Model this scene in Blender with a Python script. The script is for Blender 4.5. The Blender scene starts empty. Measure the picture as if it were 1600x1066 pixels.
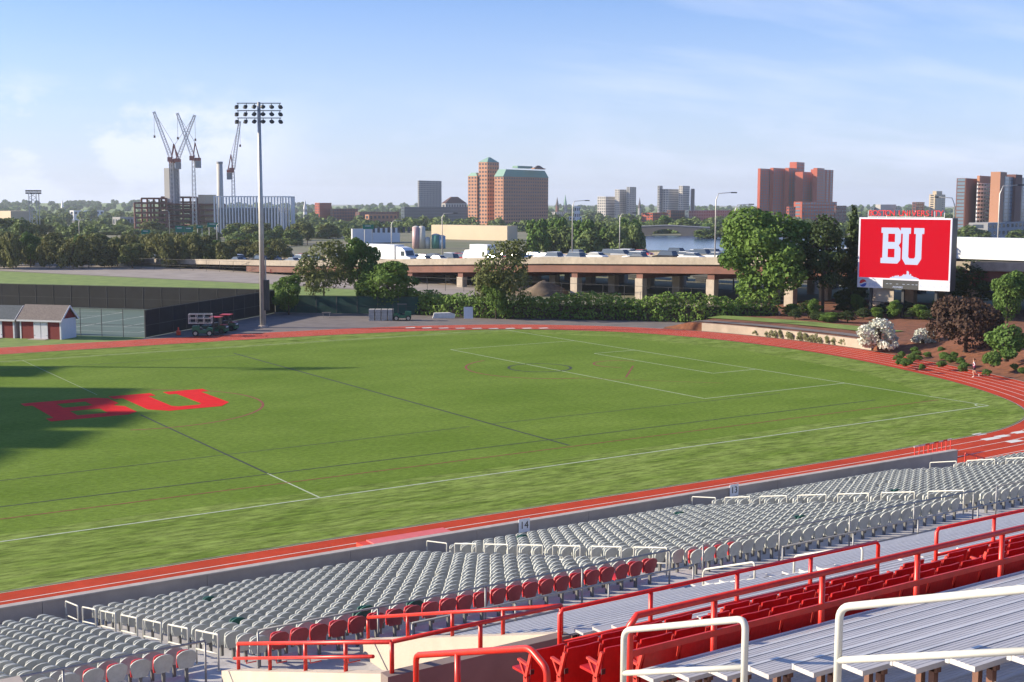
import bpy, bmesh, math, random
import numpy as np
from mathutils import Vector, Matrix
random.seed(7); RN = np.random.RandomState(11)
SC = bpy.context.scene
COL = SC.collection
# ------------------------------------------------------------------ camera (solved from the pitch markings)
F, YAW, PITCH, ROLL = 1966.875, 0.584534, 0.109907, 0.0029678
CAM = np.array([-27.9707, -60.9001, 15.8095])
_f = np.array([math.sin(YAW)*math.cos(PITCH), math.cos(YAW)*math.cos(PITCH), -math.sin(PITCH)])
_r = np.array([math.cos(YAW), -math.sin(YAW), 0.0]); _u = np.cross(_r, _f)
CR = _r*math.cos(ROLL)+_u*math.sin(ROLL); CU = -_r*math.sin(ROLL)+_u*math.cos(ROLL); CF = _f
def ray(x, y): return CF+CR*(x-800)/F-CU*(y-533)/F
def gz(x, y, z=0.0):
    d = ray(x, y); return CAM+d*(z-CAM[2])/d[2]
def gy(x, y, Y):
    d = ray(x, y); return CAM+d*(Y-CAM[1])/d[1]
def gx(x, y, X):
    d = ray(x, y); return CAM+d*(X-CAM[0])/d[0]
def gd(x, y, D): return CAM+ray(x, y)*D
def pr(P):
    d = np.asarray(P, float)-CAM; z = d@CF
    return 800+F*(d@CR)/z, 533-F*(d@CU)/z, z
cd = bpy.data.cameras.new('camera'); cam = bpy.data.objects.new('camera', cd); COL.objects.link(cam)
cd.sensor_width = 36.0; cd.lens = F/1600*36; cd.clip_end = 30000; cd.clip_start = 0.2
cam.matrix_world = Matrix(((CR[0], CU[0], -CF[0], CAM[0]), (CR[1], CU[1], -CF[1], CAM[1]), (CR[2], CU[2], -CF[2], CAM[2]), (0, 0, 0, 1)))
SC.camera = cam
# ------------------------------------------------------------------ light
SUN_EL = math.radians(21.7); SUN_H = np.array([-0.815, 0.58]); SUN_H /= np.linalg.norm(SUN_H)
sd = bpy.data.lights.new('sun', 'SUN'); sd.energy = 5.0; sd.angle = math.radians(0.55); sd.color = (1.0, 0.87, 0.66)
sun = bpy.data.objects.new('sun', sd); COL.objects.link(sun)
tosun = Vector((SUN_H[0]*math.cos(SUN_EL), SUN_H[1]*math.cos(SUN_EL), math.sin(SUN_EL)))
sun.rotation_euler = tosun.to_track_quat('Z', 'Y').to_euler()
W = bpy.data.worlds.new('World'); SC.world = W; W.use_nodes = True
nt = W.node_tree; nt.nodes.clear()
def nd(t, **k):
    n = nt.nodes.new(t)
    for a, b in k.items(): setattr(n, a, b)
    return n
sky = nd('ShaderNodeTexSky', sky_type='NISHITA', sun_disc=False)
sky.sun_elevation = SUN_EL; sky.sun_rotation = math.atan2(SUN_H[0], SUN_H[1]); sky.air_density = 1.0; sky.dust_density = 0.6; sky.ozone_density = 4.5; sky.altitude = 20
bg = nd('ShaderNodeBackground'); bg.inputs[1].default_value = 0.084
out = nd('ShaderNodeOutputWorld')
tc = nd('ShaderNodeTexCoord'); sep = nd('ShaderNodeSeparateXYZ'); nt.links.new(tc.outputs['Generated'], sep.inputs[0])
def mth(op, a, b=None):
    m = nd('ShaderNodeMath', operation=op)
    for i, v in enumerate((a, b)):
        if v is None: continue
        if hasattr(v, 'links'): nt.links.new(v, m.inputs[i])
        else: m.inputs[i].default_value = v
    return m.outputs[0]
def rampw(fac, stops):
    r = nd('ShaderNodeValToRGB'); nt.links.new(fac, r.inputs[0]); e = r.color_ramp.elements
    e[0].position, e[0].color = stops[0]; e[1].position, e[1].color = stops[-1]
    for p, c in stops[1:-1]:
        x = e.new(p); x.color = c
    return r.outputs[0]
# flattened direction for stratus streaks: x/(z+.12), y/(z+.12)
zz = mth('ADD', mth('MAXIMUM', sep.outputs[2], 0.0), 0.10)
cmb = nd('ShaderNodeCombineXYZ'); nt.links.new(mth('DIVIDE', sep.outputs[0], zz), cmb.inputs[0]); nt.links.new(mth('DIVIDE', sep.outputs[1], zz), cmb.inputs[1])
mp = nd('ShaderNodeMapping'); mp.inputs['Rotation'].default_value = (0, 0, 0.5); mp.inputs['Scale'].default_value = (0.55, 1.5, 1); nt.links.new(cmb.outputs[0], mp.inputs[0])
n1 = nd('ShaderNodeTexNoise'); n1.inputs['Scale'].default_value = 0.9; n1.inputs['Detail'].default_value = 7; n1.inputs['Roughness'].default_value = 0.55; nt.links.new(mp.outputs[0], n1.inputs[0])
streak = rampw(n1.outputs[0], [(0.46, (0, 0, 0, 1)), (0.78, (1, 1, 1, 1))])
# cumulus low over the horizon, in angular space
mp2 = nd('ShaderNodeMapping'); mp2.inputs['Scale'].default_value = (1, 1, 1.9); mp2.inputs['Location'].default_value = (0.35, 0.1, 0.0); nt.links.new(tc.outputs['Generated'], mp2.inputs[0])
n2 = nd('ShaderNodeTexNoise'); n2.inputs['Scale'].default_value = 9.0; n2.inputs['Detail'].default_value = 9; n2.inputs['Roughness'].default_value = 0.6; nt.links.new(mp2.outputs[0], n2.inputs[0])
cum = rampw(n2.outputs[0], [(0.47, (0, 0, 0, 1)), (0.58, (1, 1, 1, 1))])
band = rampw(sep.outputs[2], [(0.0, (0.5, 0.5, 0.5, 1)), (0.05, (1, 1, 1, 1)), (0.10, (0.0, 0.0, 0.0, 1))])
def dirmask(px, py, lo, hi):
    d = ray(px, py); d = d/np.linalg.norm(d); dp = nd('ShaderNodeVectorMath', operation='DOT_PRODUCT'); nt.links.new(tc.outputs['Generated'], dp.inputs[0]); dp.inputs[1].default_value = tuple(d)
    mr = nd('ShaderNodeMapRange', interpolation_type='SMOOTHSTEP'); mr.inputs[1].default_value = math.cos(hi); mr.inputs[2].default_value = math.cos(lo); nt.links.new(dp.outputs['Value'], mr.inputs[0]); return mr.outputs[0]
cumf = mth('MULTIPLY', mth('MULTIPLY', cum, band), mth('ADD', 0.12, mth('MULTIPLY', dirmask(140, 235, .03, .17), 0.75)))
hi_ = mth('MULTIPLY', streak, mth('ADD', 0.05, mth('MULTIPLY', mth('ADD', dirmask(1100, 0, .02, .16), dirmask(1600, 90, .02, .2)), 0.4)))
veil = rampw(sep.outputs[2], [(0.0, (1, 1, 1, 1)), (0.07, (0.62, 0.62, 0.62, 1)), (0.16, (0.13, 0.13, 0.13, 1)), (0.4, (0.03, 0.03, 0.03, 1))])
fac = mth('MINIMUM', mth('ADD', mth('ADD', hi_, cumf), mth('MULTIPLY', veil, 0.60)), 1.0)
mix = nd('ShaderNodeMix', data_type='RGBA'); nt.links.new(fac, mix.inputs[0])
tint = nd('ShaderNodeMix', data_type='RGBA', blend_type='MULTIPLY'); tint.inputs[0].default_value = 1.0; nt.links.new(sky.outputs[0], tint.inputs[6]); tint.inputs[7].default_value = (0.86, 0.97, 1.28, 1)
nt.links.new(tint.outputs[2], mix.inputs[6]); mix.inputs[7].default_value = (5.7, 6.2, 7.7, 1)
nt.links.new(mix.outputs[2], bg.inputs[0]); nt.links.new(bg.outputs[0], out.inputs[0])
SC.view_settings.view_transform = 'Standard'; SC.view_settings.look = 'None'; SC.view_settings.exposure = 0.93; SC.view_settings.gamma = 1.0
# ------------------------------------------------------------------ materials
MATS = {}
def s2l(c):
    return tuple((v/255/12.92 if v/255 <= 0.04045 else ((v/255+0.055)/1.055)**2.4) for v in c)
def mat(name, col, rough=0.6, metal=0.0, var=0.12, scale=3.0, bump=0.0, bscale=40.0, emit=None, col2=None, alpha=None, trans=0.0, spec=0.5, detail=4.0, stretch=None, fine=None, world=False):
    if name in MATS: return MATS[name]
    m = bpy.data.materials.new(name); m.use_nodes = True; t = m.node_tree; t.nodes.clear()
    o = t.nodes.new('ShaderNodeOutputMaterial'); b = t.nodes.new('ShaderNodeBsdfPrincipled'); t.links.new(b.outputs[0], o.inputs[0])
    b.inputs['Roughness'].default_value = rough; b.inputs['Metallic'].default_value = metal; b.inputs['Specular IOR Level'].default_value = spec
    c1 = tuple(max(0, v*(1-var)) for v in col); c2 = tuple(min(1, v*(1+var)) for v in (col2 or col))
    if col2: c1 = col
    tcn = t.nodes.new('ShaderNodeTexCoord'); src = tcn.outputs['Object']
    if world: src = t.nodes.new('ShaderNodeNewGeometry').outputs['Position']
    if stretch:
        mpn = t.nodes.new('ShaderNodeMapping'); mpn.inputs['Scale'].default_value = stretch; t.links.new(src, mpn.inputs[0]); src = mpn.outputs[0]
    if var > 0 or col2:
        nz = t.nodes.new('ShaderNodeTexNoise'); nz.inputs['Scale'].default_value = scale; nz.inputs['Detail'].default_value = detail; nz.inputs['Roughness'].default_value = 0.6
        t.links.new(src, nz.inputs[0])
        rp = t.nodes.new('ShaderNodeValToRGB'); rp.color_ramp.elements[0].position = 0.32; rp.color_ramp.elements[1].position = 0.68
        rp.color_ramp.elements[0].color = (*c1, 1); rp.color_ramp.elements[1].color = (*c2, 1)
        t.links.new(nz.outputs[0], rp.inputs[0]); t.links.new(rp.outputs[0], b.inputs['Base Color'])
        if fine:
            n3 = t.nodes.new('ShaderNodeTexNoise'); n3.inputs['Scale'].default_value = fine[0]; n3.inputs['Detail'].default_value = 10; n3.inputs['Roughness'].default_value = 0.75; t.links.new(src, n3.inputs[0])
            mr = t.nodes.new('ShaderNodeMapRange'); mr.inputs[1].default_value = .3; mr.inputs[2].default_value = .7; mr.inputs[3].default_value = 1-fine[1]; mr.inputs[4].default_value = 1+fine[1]; t.links.new(n3.outputs[0], mr.inputs[0])
            mm = t.nodes.new('ShaderNodeVectorMath'); mm.operation = 'SCALE'; t.links.new(rp.outputs[0], mm.inputs[0]); t.links.new(mr.outputs[0], mm.inputs['Scale']); t.links.new(mm.outputs[0], b.inputs['Base Color'])
    else: b.inputs['Base Color'].default_value = (*col, 1)
    if bump > 0:
        nb = t.nodes.new('ShaderNodeTexNoise'); nb.inputs['Scale'].default_value = bscale; nb.inputs['Detail'].default_value = 3; t.links.new(src, nb.inputs[0])
        bp = t.nodes.new('ShaderNodeBump'); bp.inputs['Strength'].default_value = bump; bp.inputs['Distance'].default_value = 0.03
        t.links.new(nb.outputs[0], bp.inputs['Height']); t.links.new(bp.outputs[0], b.inputs['Normal'])
    if emit:
        b.inputs['Emission Color'].default_value = (*emit[:3], 1); b.inputs['Emission Strength'].default_value = emit[3]
    if alpha is not None: b.inputs['Alpha'].default_value = alpha
    if trans > 0:
        tr = t.nodes.new('ShaderNodeBsdfTranslucent'); mx = t.nodes.new('ShaderNodeMixShader'); mx.inputs[0].default_value = trans
        if var > 0 or col2: t.links.new(rp.outputs[0], tr.inputs[0])
        else: tr.inputs[0].default_value = (*col, 1)
        t.links.new(b.outputs[0], mx.inputs[1]); t.links.new(tr.outputs[0], mx.inputs[2]); t.links.new(mx.outputs[0], o.inputs[0])
    MATS[name] = m; return m
# ------------------------------------------------------------------ objects
def tag(o, label=None, cat=None, group=None, kind=None):
    for k, v in (('label', label), ('category', cat), ('group', group), ('kind', kind)):
        if v: o[k] = v
    return o
def empty(name, loc=(0, 0, 0), rz=0.0, label=None, cat=None, group=None):
    o = bpy.data.objects.new(name, None); COL.objects.link(o); o.location = tuple(float(v) for v in loc); o.rotation_euler = (0, 0, rz)
    o.empty_display_size = 0.2
    return tag(o, label, cat, group)
class MB:
    def __init__(s): s.v = []; s.f = []; s.m = []
    def add(s, vs, fs, mi=0):
        b = len(s.v); s.v += [tuple(float(c) for c in p) for p in vs]
        s.f += [tuple(b+i for i in f) for f in fs]; s.m += [mi]*len(fs); return s
    def quad(s, a, b, c, d, mi=0): return s.add([a, b, c, d], [(0, 1, 2, 3)], mi)
    def box(s, x0, x1, y0, y1, z0, z1, mi=0):
        return s.add([(x0, y0, z0), (x1, y0, z0), (x1, y1, z0), (x0, y1, z0), (x0, y0, z1), (x1, y0, z1), (x1, y1, z1), (x0, y1, z1)],
                     [(0, 3, 2, 1), (4, 5, 6, 7), (0, 1, 5, 4), (1, 2, 6, 5), (2, 3, 7, 6), (3, 0, 4, 7)], mi)
    def bar(s, a, b, w, h=None, up=(0, 0, 1), mi=0):
        a = np.array(a, float); b = np.array(b, float); h = h or w; d = b-a; L = np.linalg.norm(d); d /= max(L, 1e-9); up = np.array(up, float)
        if abs(d@up) > 0.99: up = np.array((1.0, 0, 0))
        x = np.cross(d, up); x /= np.linalg.norm(x); y = np.cross(x, d); vs = []
        for p in (a, b):
            for i, j in ((-1, -1), (1, -1), (1, 1), (-1, 1)): vs.append(p+x*w/2*i+y*h/2*j)
        return s.add(vs, [(3, 2, 1, 0), (4, 5, 6, 7), (0, 1, 5, 4), (1, 2, 6, 5), (2, 3, 7, 6), (3, 0, 4, 7)], mi)
    def tube(s, pts, r, n=8, mi=0, caps=True, closed=False):
        P = [np.array(p, float) for p in pts]; rings = []
        R_ = r if hasattr(r, '__len__') else [r]*len(P); prev = None
        for i, p in enumerate(P):
            d = P[min(i+1, len(P)-1)]-P[max(i-1, 0)]; d /= max(np.linalg.norm(d), 1e-9)
            if prev is None:
                up = np.array((0, 0, 1.0)) if abs(d[2]) < 0.9 else np.array((1.0, 0, 0)); x = np.cross(d, up)
            else: x = prev-d*(prev@d)
            x /= np.linalg.norm(x); prev = x; y = np.cross(d, x)
            rings.append([p+R_[i]*(x*math.cos(t)+y*math.sin(t)) for t in [2*math.pi*k/n for k in range(n)]])
        vs = [q for g in rings for q in g]; fs = []
        for i in range(len(P)-1):
            for k in range(n): fs.append((i*n+k, i*n+(k+1) % n, (i+1)*n+(k+1) % n, (i+1)*n+k))
        if caps: fs.append(tuple(range(n-1, -1, -1))); fs.append(tuple((len(P)-1)*n+k for k in range(n)))
        return s.add(vs, fs, mi)
    def prism(s, poly, z0, z1, mi=0):
        n = len(poly); vs = [(p[0], p[1], z0) for p in poly]+[(p[0], p[1], z1) for p in poly]
        return s.add(vs, [tuple(range(n-1, -1, -1)), tuple(range(n, 2*n))]+[(i, (i+1) % n, n+(i+1) % n, n+i) for i in range(n)], mi)
    def extrude_x(s, poly, x0, x1, mi=0):   # poly of (y,z)
        n = len(poly); vs = [(x0, p[0], p[1]) for p in poly]+[(x1, p[0], p[1]) for p in poly]
        return s.add(vs, [tuple(range(n)), tuple(range(2*n-1, n-1, -1))]+[(i, n+i, n+(i+1) % n, (i+1) % n) for i in range(n)], mi)
    def extrude_y(s, poly, y0, y1, mi=0):   # poly of (x,z)
        n = len(poly); vs = [(p[0], y0, p[1]) for p in poly]+[(p[0], y1, p[1]) for p in poly]
        return s.add(vs, [tuple(range(n)), tuple(range(2*n-1, n-1, -1))]+[(i, n+i, n+(i+1) % n, (i+1) % n) for i in range(n)], mi)
    def lathe(s, prof, c=(0, 0, 0), n=12, mi=0):
        vs = []; fs = []
        for r, z in prof:
            for k in range(n): vs.append((c[0]+r*math.cos(2*math.pi*k/n), c[1]+r*math.sin(2*math.pi*k/n), c[2]+z))
        for i in range(len(prof)-1):
            for k in range(n): fs.append((i*n+k, i*n+(k+1) % n, (i+1)*n+(k+1) % n, (i+1)*n+k))
        fs.append(tuple(range(n-1, -1, -1))); fs.append(tuple((len(prof)-1)*n+k for k in range(n)))
        return s.add(vs, fs, mi)
    def xf(s, M, start=0):
        for i in range(start, len(s.v)): s.v[i] = tuple(M @ Vector(s.v[i]))
        return s
    def mesh(s, name, mats, smooth=False):
        me = bpy.data.meshes.new(name); me.from_pydata(s.v, [], s.f)
        for m in (mats if isinstance(mats, (list, tuple)) else [mats]): me.materials.append(m)
        if any(s.m): me.polygons.foreach_set('material_index', s.m)
        if smooth: me.polygons.foreach_set('use_smooth', [True]*len(s.f))
        me.update(); return me
    def build(s, name, mats, parent=None, label=None, cat=None, group=None, kind=None, smooth=False, loc=None, fix=False):
        me = s.mesh(name, mats, smooth)
        if fix:
            bm = bmesh.new(); bm.from_mesh(me); bmesh.ops.recalc_face_normals(bm, faces=bm.faces); bm.to_mesh(me); bm.free()
        o = bpy.data.objects.new(name, me); COL.objects.link(o)
        if parent: o.parent = parent
        if loc is not None: o.location = tuple(float(v) for v in loc)
        return tag(o, label, cat, group, kind)
def inst(src, name, parent=None, loc=(0, 0, 0), rz=0.0, scale=None):
    o = bpy.data.objects.new(name, src.data if hasattr(src, 'data') else src); COL.objects.link(o)
    if parent: o.parent = parent
    o.location = tuple(float(v) for v in loc); o.rotation_euler = (0, 0, rz)
    if scale is not None: o.scale = scale if hasattr(scale, '__len__') else (scale,)*3
    return o
def copy_tree(o, parent=None, **tags):
    c = o.copy(); COL.objects.link(c); c.parent = parent
    for k, v in tags.items(): c[k] = v
    for ch in o.children: copy_tree(ch, c)
    return c
def text_mesh(txt, size, mat_, name, parent=None, depth=0.01, align='CENTER', squash=1.0):
    cu = bpy.data.curves.new('t', 'FONT'); cu.body = txt; cu.size = size; cu.align_x = align; cu.align_y = 'CENTER'; cu.extrude = depth; cu.resolution_u = 3
    to = bpy.data.objects.new('t', cu); COL.objects.link(to)
    dg = bpy.context.evaluated_depsgraph_get(); me = bpy.data.meshes.new_from_object(to.evaluated_get(dg))
    bpy.data.objects.remove(to); me.materials.clear(); me.materials.append(mat_)
    if squash != 1.0:
        for v in me.vertices: v.co.x *= squash
    o = bpy.data.objects.new(name, me); COL.objects.link(o); o.parent = parent
    return o
def catmull(P, n=6, closed=False):
    P = [np.array(p, float) for p in P]; out = []; N = len(P)
    for i in range(N if closed else N-1):
        p0 = P[(i-1) % N] if closed or i > 0 else P[i]; p1 = P[i]; p2 = P[(i+1) % N]; p3 = P[(i+2) % N] if closed or i+2 < N else P[(i+1) % N]
        for k in range(n):
            t = k/n; out.append(0.5*((2*p1)+(-p0+p2)*t+(2*p0-5*p1+4*p2-p3)*t*t+(-p0+3*p1-3*p2+p3)*t**3))
    if not closed: out.append(P[-1])
    return out
# ================================================================== ground, field, track
G = dict
M_ground = mat('ground_soil', (0.10, 0.12, 0.05), 0.95, col2=(0.16, 0.14, 0.10), var=0.2, scale=0.02, bump=0.3, bscale=0.5)
M_turf = mat('turf', (0.106, 0.172, 0.024), 0.95, col2=(0.146, 0.216, 0.038), var=0.03, scale=0.12, detail=8, bump=0.5, bscale=7, spec=0.03, stretch=(0.7, 1.2, 1), fine=(3.2, .36))
M_turf2 = mat('turf_border', (0.110, 0.172, 0.026), 0.95, col2=(0.195, 0.255, 0.065), var=0.03, scale=0.35, detail=10, bump=0.5, bscale=7, spec=0.03, stretch=(0.4, 1.6, 1), fine=(1.7, .75))
M_track = mat('track_rubber', (0.43, 0.042, 0.012), 0.9, var=0.14, scale=0.35, detail=9, fine=(2.0, .15), bump=0.2, bscale=60, spec=0.2)
M_white = mat('line_white', (0.62, 0.62, 0.58), 0.8, var=0.1, scale=2)
M_wline = mat('turf_white', (0.38, 0.44, 0.31), 0.9, var=0.2, scale=3)
M_dline = mat('turf_dark', (0.020, 0.030, 0.022), 0.9, var=0.2, scale=3)
M_rline = mat('turf_red', (0.20, 0.045, 0.025), 0.9, var=0.2, scale=3)
M_logo = mat('turf_logo_red', (0.62, 0.010, 0.010), 0.85, var=0.08, scale=1.5, bump=0.4, bscale=8, spec=0.15)
M_asph = mat('asphalt', (0.15, 0.13, 0.125), 0.9, var=0.18, scale=0.5, bump=0.2, bscale=30, detail=8)
M_road = mat('old_road', (0.27, 0.235, 0.21), 0.9, var=0.2, scale=0.25, detail=8)
M_grass = mat('rough_grass', (0.10, 0.165, 0.022), 0.95, col2=(0.17, 0.235, 0.045), var=0.1, scale=0.4, detail=9, bump=0.8, bscale=3)
M_court = mat('court_green', (0.075, 0.12, 0.10), 0.8, var=0.12, scale=0.5)
M_water = mat('river_water', (0.035, 0.075, 0.16), 0.16, var=0.12, scale=0.05, bump=0.6, bscale=0.6, stretch=(1, 1, 1))
M_mulch = mat('mulch', (0.17, 0.062, 0.028), 0.95, var=0.35, scale=1.5, bump=0.9, bscale=8, detail=9)
def sheet(name, pts, z, m, parent=None, kind='structure', **k):
    b = MB(); n = len(pts); b.add([(p[0], p[1], z) for p in pts], [tuple(range(n))])
    o = b.build(name, m, parent, kind=kind if not parent else None, fix=False, **k)
    if sum(pts[i][0]*pts[(i+1) % n][1]-pts[(i+1) % n][0]*pts[i][1] for i in range(n)) < 0: o.data.flip_normals()
    return o
gr = MB(); RG = [(0, -.03), (400, -.03), (640, -.03), (760, -6), (2000, -6), (9000, -6)]
for r_, z_ in RG[1:]:
    for t in range(48): gr.v.append((r_*math.cos(t*math.pi/24), r_*math.sin(t*math.pi/24), z_))
gr.f.append(tuple(range(48))); gr.m.append(0)
for j in range(len(RG)-2):
    for t in range(48): gr.f.append((j*48+t, j*48+48+t, j*48+48+(t+1) % 48, j*48+(t+1) % 48)); gr.m.append(0)
gr.build('ground', M_ground, kind='structure', fix=False)
half = [(0, -8.0), (25, -8.2), (40, -7.8), (50, -6.8), (58.1, -2.6), (64.6, 6.8), (69.2, 18.6), (72.0, 30), (72.7, 40), (71.6, 50), (68.6, 58.6), (64, 64.8), (58.3, 69.6), (51, 72.8), (43, 74.6), (27, 75.8), (0, 75.9)]
ring = half+[(-x, y) for x, y in half[-2:0:-1]]
inner = catmull(ring, 8, closed=True)
def offset(P, fn):
    N = len(P); o = []
    for i in range(N):
        t = P[(i+1) % N]-P[i-1]; t /= np.linalg.norm(t); nrm = np.array((t[1], -t[0])); o.append(P[i]+nrm*fn(P[i]))
    return o
def tw(p): return 6.3+1.0*max(0, min(1, (8-p[1])/14))
def ringmesh(A, B, z):
    b = MB(); N = len(A)
    for i in range(N):
        j = (i+1) % N; b.quad((*A[i], z), (*B[i], z), (*B[j], z), (*A[j], z))
    return b
field = sheet('sports_field', inner, 0.006, M_turf2)
panel = [(-66, 20), (-60, 6), (-50, 1.6), (30, 1.4), (50, 2.0), (58, 6), (64, 18), (67.5, 38), (64, 56), (57, 65), (44, 68.6), (-44, 68.6), (-58, 64), (-66, 50)]
sheet('turf_panel', panel, 0.010, M_turf, field)
track = ringmesh(inner, offset(inner, tw), 0.014).build('running_track', M_track, kind='structure')
for k in range(7):
    fr = k/6
    a = offset(inner, lambda p: tw(p)*fr-0.035*(1 if k else -0.6)); c = offset(inner, lambda p: tw(p)*fr+0.035*(1 if k else 1.6))
    ringmesh(a, c, 0.019).build('lane_line', M_white, track)
# kerb at the track's inner edge: a low rail
ringmesh(offset(inner, lambda p: -0.12), offset(inner, lambda p: -0.02), 0.045).build('inner_kerb', mat('kerb_grey', (0.16, 0.13, 0.12), 0.8), track)
ZL = 0.014
def strip(a, b, w, m, name='painted_line', z=ZL, par=None):
    a = np.array(a, float); b = np.array(b, float); t = (b-a)/np.linalg.norm(b-a); n = np.array((-t[1], t[0]))*w/2
    MB().quad((*(a-n), z), (*(b-n), z), (*(b+n), z), (*(a+n), z)).build(name, m, par or field)
def arc(c, r, a0, a1, w, m, n=40, name='painted_arc'):
    b = MB(); P = [(math.cos(a0+(a1-a0)*i/n), math.sin(a0+(a1-a0)*i/n)) for i in range(n+1)]
    for p, q in zip(P, P[1:]):
        b.quad((c[0]+p[0]*(r-w/2), c[1]+p[1]*(r-w/2), ZL+.003), (c[0]+p[0]*(r+w/2), c[1]+p[1]*(r+w/2), ZL+.003), (c[0]+q[0]*(r+w/2), c[1]+q[1]*(r+w/2), ZL+.003), (c[0]+q[0]*(r-w/2), c[1]+q[1]*(r-w/2), ZL+.003))
    b.build(name, m, field)
LX, WY = 57.3, 69.7
strip((-LX, 0), (LX, 0), .15, M_wline); strip((-LX, WY), (LX, WY), .12, M_wline)
strip((LX, 0.06), (LX, WY), .13, M_wline, z=ZL+.002); strip((-LX, 0.06), (-LX, WY), .13, M_wline, z=ZL+.002)
strip((0, 0.08), (0, 7.2), .11, M_wline, z=ZL+.002); strip((0, 7.3), (0, 31.4), .16, M_dline, z=ZL+.0025); strip((0, 43), (0, WY), .045, M_wline, z=ZL+.002)
for s in (1, -1):
    for hw, dp in ((20.15, 16.5), (9.15, 5.5)):
        y0, y1 = WY/2-hw, WY/2+hw
        strip((s*(LX-dp), y0), (s*(LX-.07), y0), .12, M_wline); strip((s*(LX-dp), y1), (s*(LX-.07), y1), .12, M_wline); strip((s*(LX-dp), y0+.06), (s*(LX-dp), y1-.06), .12, M_wline, z=ZL+.002)
arc((0.6, 34.6), 9.6, -1.9, 1.15, .2, M_rline)
arc((LX, 0), 1.0, math.pi/2, math.pi, .12, M_wline, 10)
for x in (19.9, -19.9): strip((x, 4.6), (x, 64.2), .20, M_dline, z=ZL+.001)
strip((-55, 4.6), (56.4, 4.05), .13, M_rline, z=ZL+.004); strip((-55, 7.3), (52, 6.75), .13, M_dline, z=ZL+.004)
strip((-20, 13.5), (18, 14.0), .10, M_dline, z=ZL+.004); strip((20, 14.1), (48, 13.4), .10, M_dline, z=ZL+.004)
strip((-30, 63.8), (22, 62.2), .10, M_dline, z=ZL+.004)
arc((40.4, 37.6), 3.0, 0, 2*math.pi, .26, M_dline)
arc((41.4, 37.5), 8.0, 1.9, 4.45, .22, M_rline); arc((48.7, 35.7), 2.6, 0.3, 4.1, .22, M_rline)
strip((48.9, 33.9), (43.2, 27.9), .16, M_rline, z=ZL+.004); strip((39.2, 29.8), (48.2, 20.4), .11, M_rline, z=ZL+.004)
# block letters in the middle of the field
def slab_B(x0, y0, w, h):
    t = .27*w; q = .085*w
    outer = [(x0, y0), (x0+w*.86, y0), (x0+w, y0+h*.10), (x0+w, y0+h*.42), (x0+w*.90, y0+h*.51), (x0+w, y0+h*.60), (x0+w, y0+h*.90), (x0+w*.86, y0+h), (x0, y0+h), (x0, y0+h*.85), (x0+q, y0+h*.85), (x0+q, y0+h*.15), (x0, y0+h*.15)]
    holes = [(x0+q+t, y0+h*.17, x0+w*.70, y0+h*.41), (x0+q+t, y0+h*.60, x0+w*.70, y0+h*.83)]
    return outer, holes
def slab_U(x0, y0, w, h):
    L = [(x0, y0+h), (x0, y0+h*.84), (x0+w*.09, y0+h*.84), (x0+w*.09, y0+h*.16), (x0+w*.24, y0), (x0+w*.76, y0), (x0+w*.91, y0+h*.16), (x0+w*.91, y0+h*.84), (x0+w, y0+h*.84), (x0+w, y0+h),
         (x0+w*.57, y0+h), (x0+w*.57, y0+h*.84), (x0+w*.65, y0+h*.84), (x0+w*.65, y0+h*.22), (x0+w*.60, y0+h*.17), (x0+w*.40, y0+h*.17), (x0+w*.35, y0+h*.22), (x0+w*.35, y0+h*.84), (x0+w*.43, y0+h*.84), (x0+w*.43, y0+h)]
    return L, []
def letter(outer, holes, name, m, parent, to3=lambda x, y, z: (x, y, z), z0=0.0, z1=0.004):
    cu = bpy.data.curves.new('l', 'CURVE'); cu.dimensions = '2D'; cu.fill_mode = 'BOTH'; cu.extrude = (z1-z0)/2
    for P in [outer]+[[(a, b), (c, b), (c, d), (a, d)] for a, b, c, d in holes]:
        sp = cu.splines.new('POLY'); sp.points.add(len(P)-1); sp.use_cyclic_u = True
        for i, p in enumerate(P): sp.points[i].co = (p[0], p[1], 0, 1)
    to = bpy.data.objects.new('l', cu); COL.objects.link(to); dg = bpy.context.evaluated_depsgraph_get()
    me = bpy.data.meshes.new_from_object(to.evaluated_get(dg)); bpy.data.objects.remove(to); me.materials.clear(); me.materials.append(m)
    for v in me.vertices: v.co = to3(v.co.x, v.co.y, v.co.z+(z0+z1)/2)
    o = bpy.data.objects.new(name, me); COL.objects.link(o); o.parent = parent; return o
letter(*slab_B(-6.3, 32.0, 6.5, 9.5), 'painted_letter', M_logo, field, z0=0.012, z1=0.022)
letter(*slab_U(0.5, 32.0, 7.9, 9.5), 'painted_letter', M_logo, field, z0=0.013, z1=0.025)
# apron, side strips and the land behind
sheet('asphalt_apron', [(14, 79), (16.9, 84.4), (41, 110), (62, 99), (66, 88), (76, 79), (98, 59), (98, 50), (84, 44), (74, 52), (60, 71), (40, 78)], 0.004, M_asph)
sheet('grass_strip', [(-60, 80), (-60, 100), (-4, 101), (11, 94.4), (17, 84.4), (14, 80)], 0.003, M_grass)
sheet('service_road', [tuple(gz(*p)[:2]) for p in ((-60, 407), (430, 424), (770, 446), (770, 464), (430, 444), (-60, 420))], 0.004, M_road)
sheet('road_verge', [tuple(gz(*p)[:2]) for p in ((-60, 421), (430, 445), (760, 466), (900, 480), (420, 478), (-60, 452))], 0.000, M_grass)
sheet('river', [tuple((CAM+(CR*u+np.array((math.sin(YAW), math.cos(YAW), 0))*D)[:3])[:2]) for u, D in ((45, 420), (250, 395), (700, 360), (900, 560), (250, 640), (60, 600))], 0.03, M_water)
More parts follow.
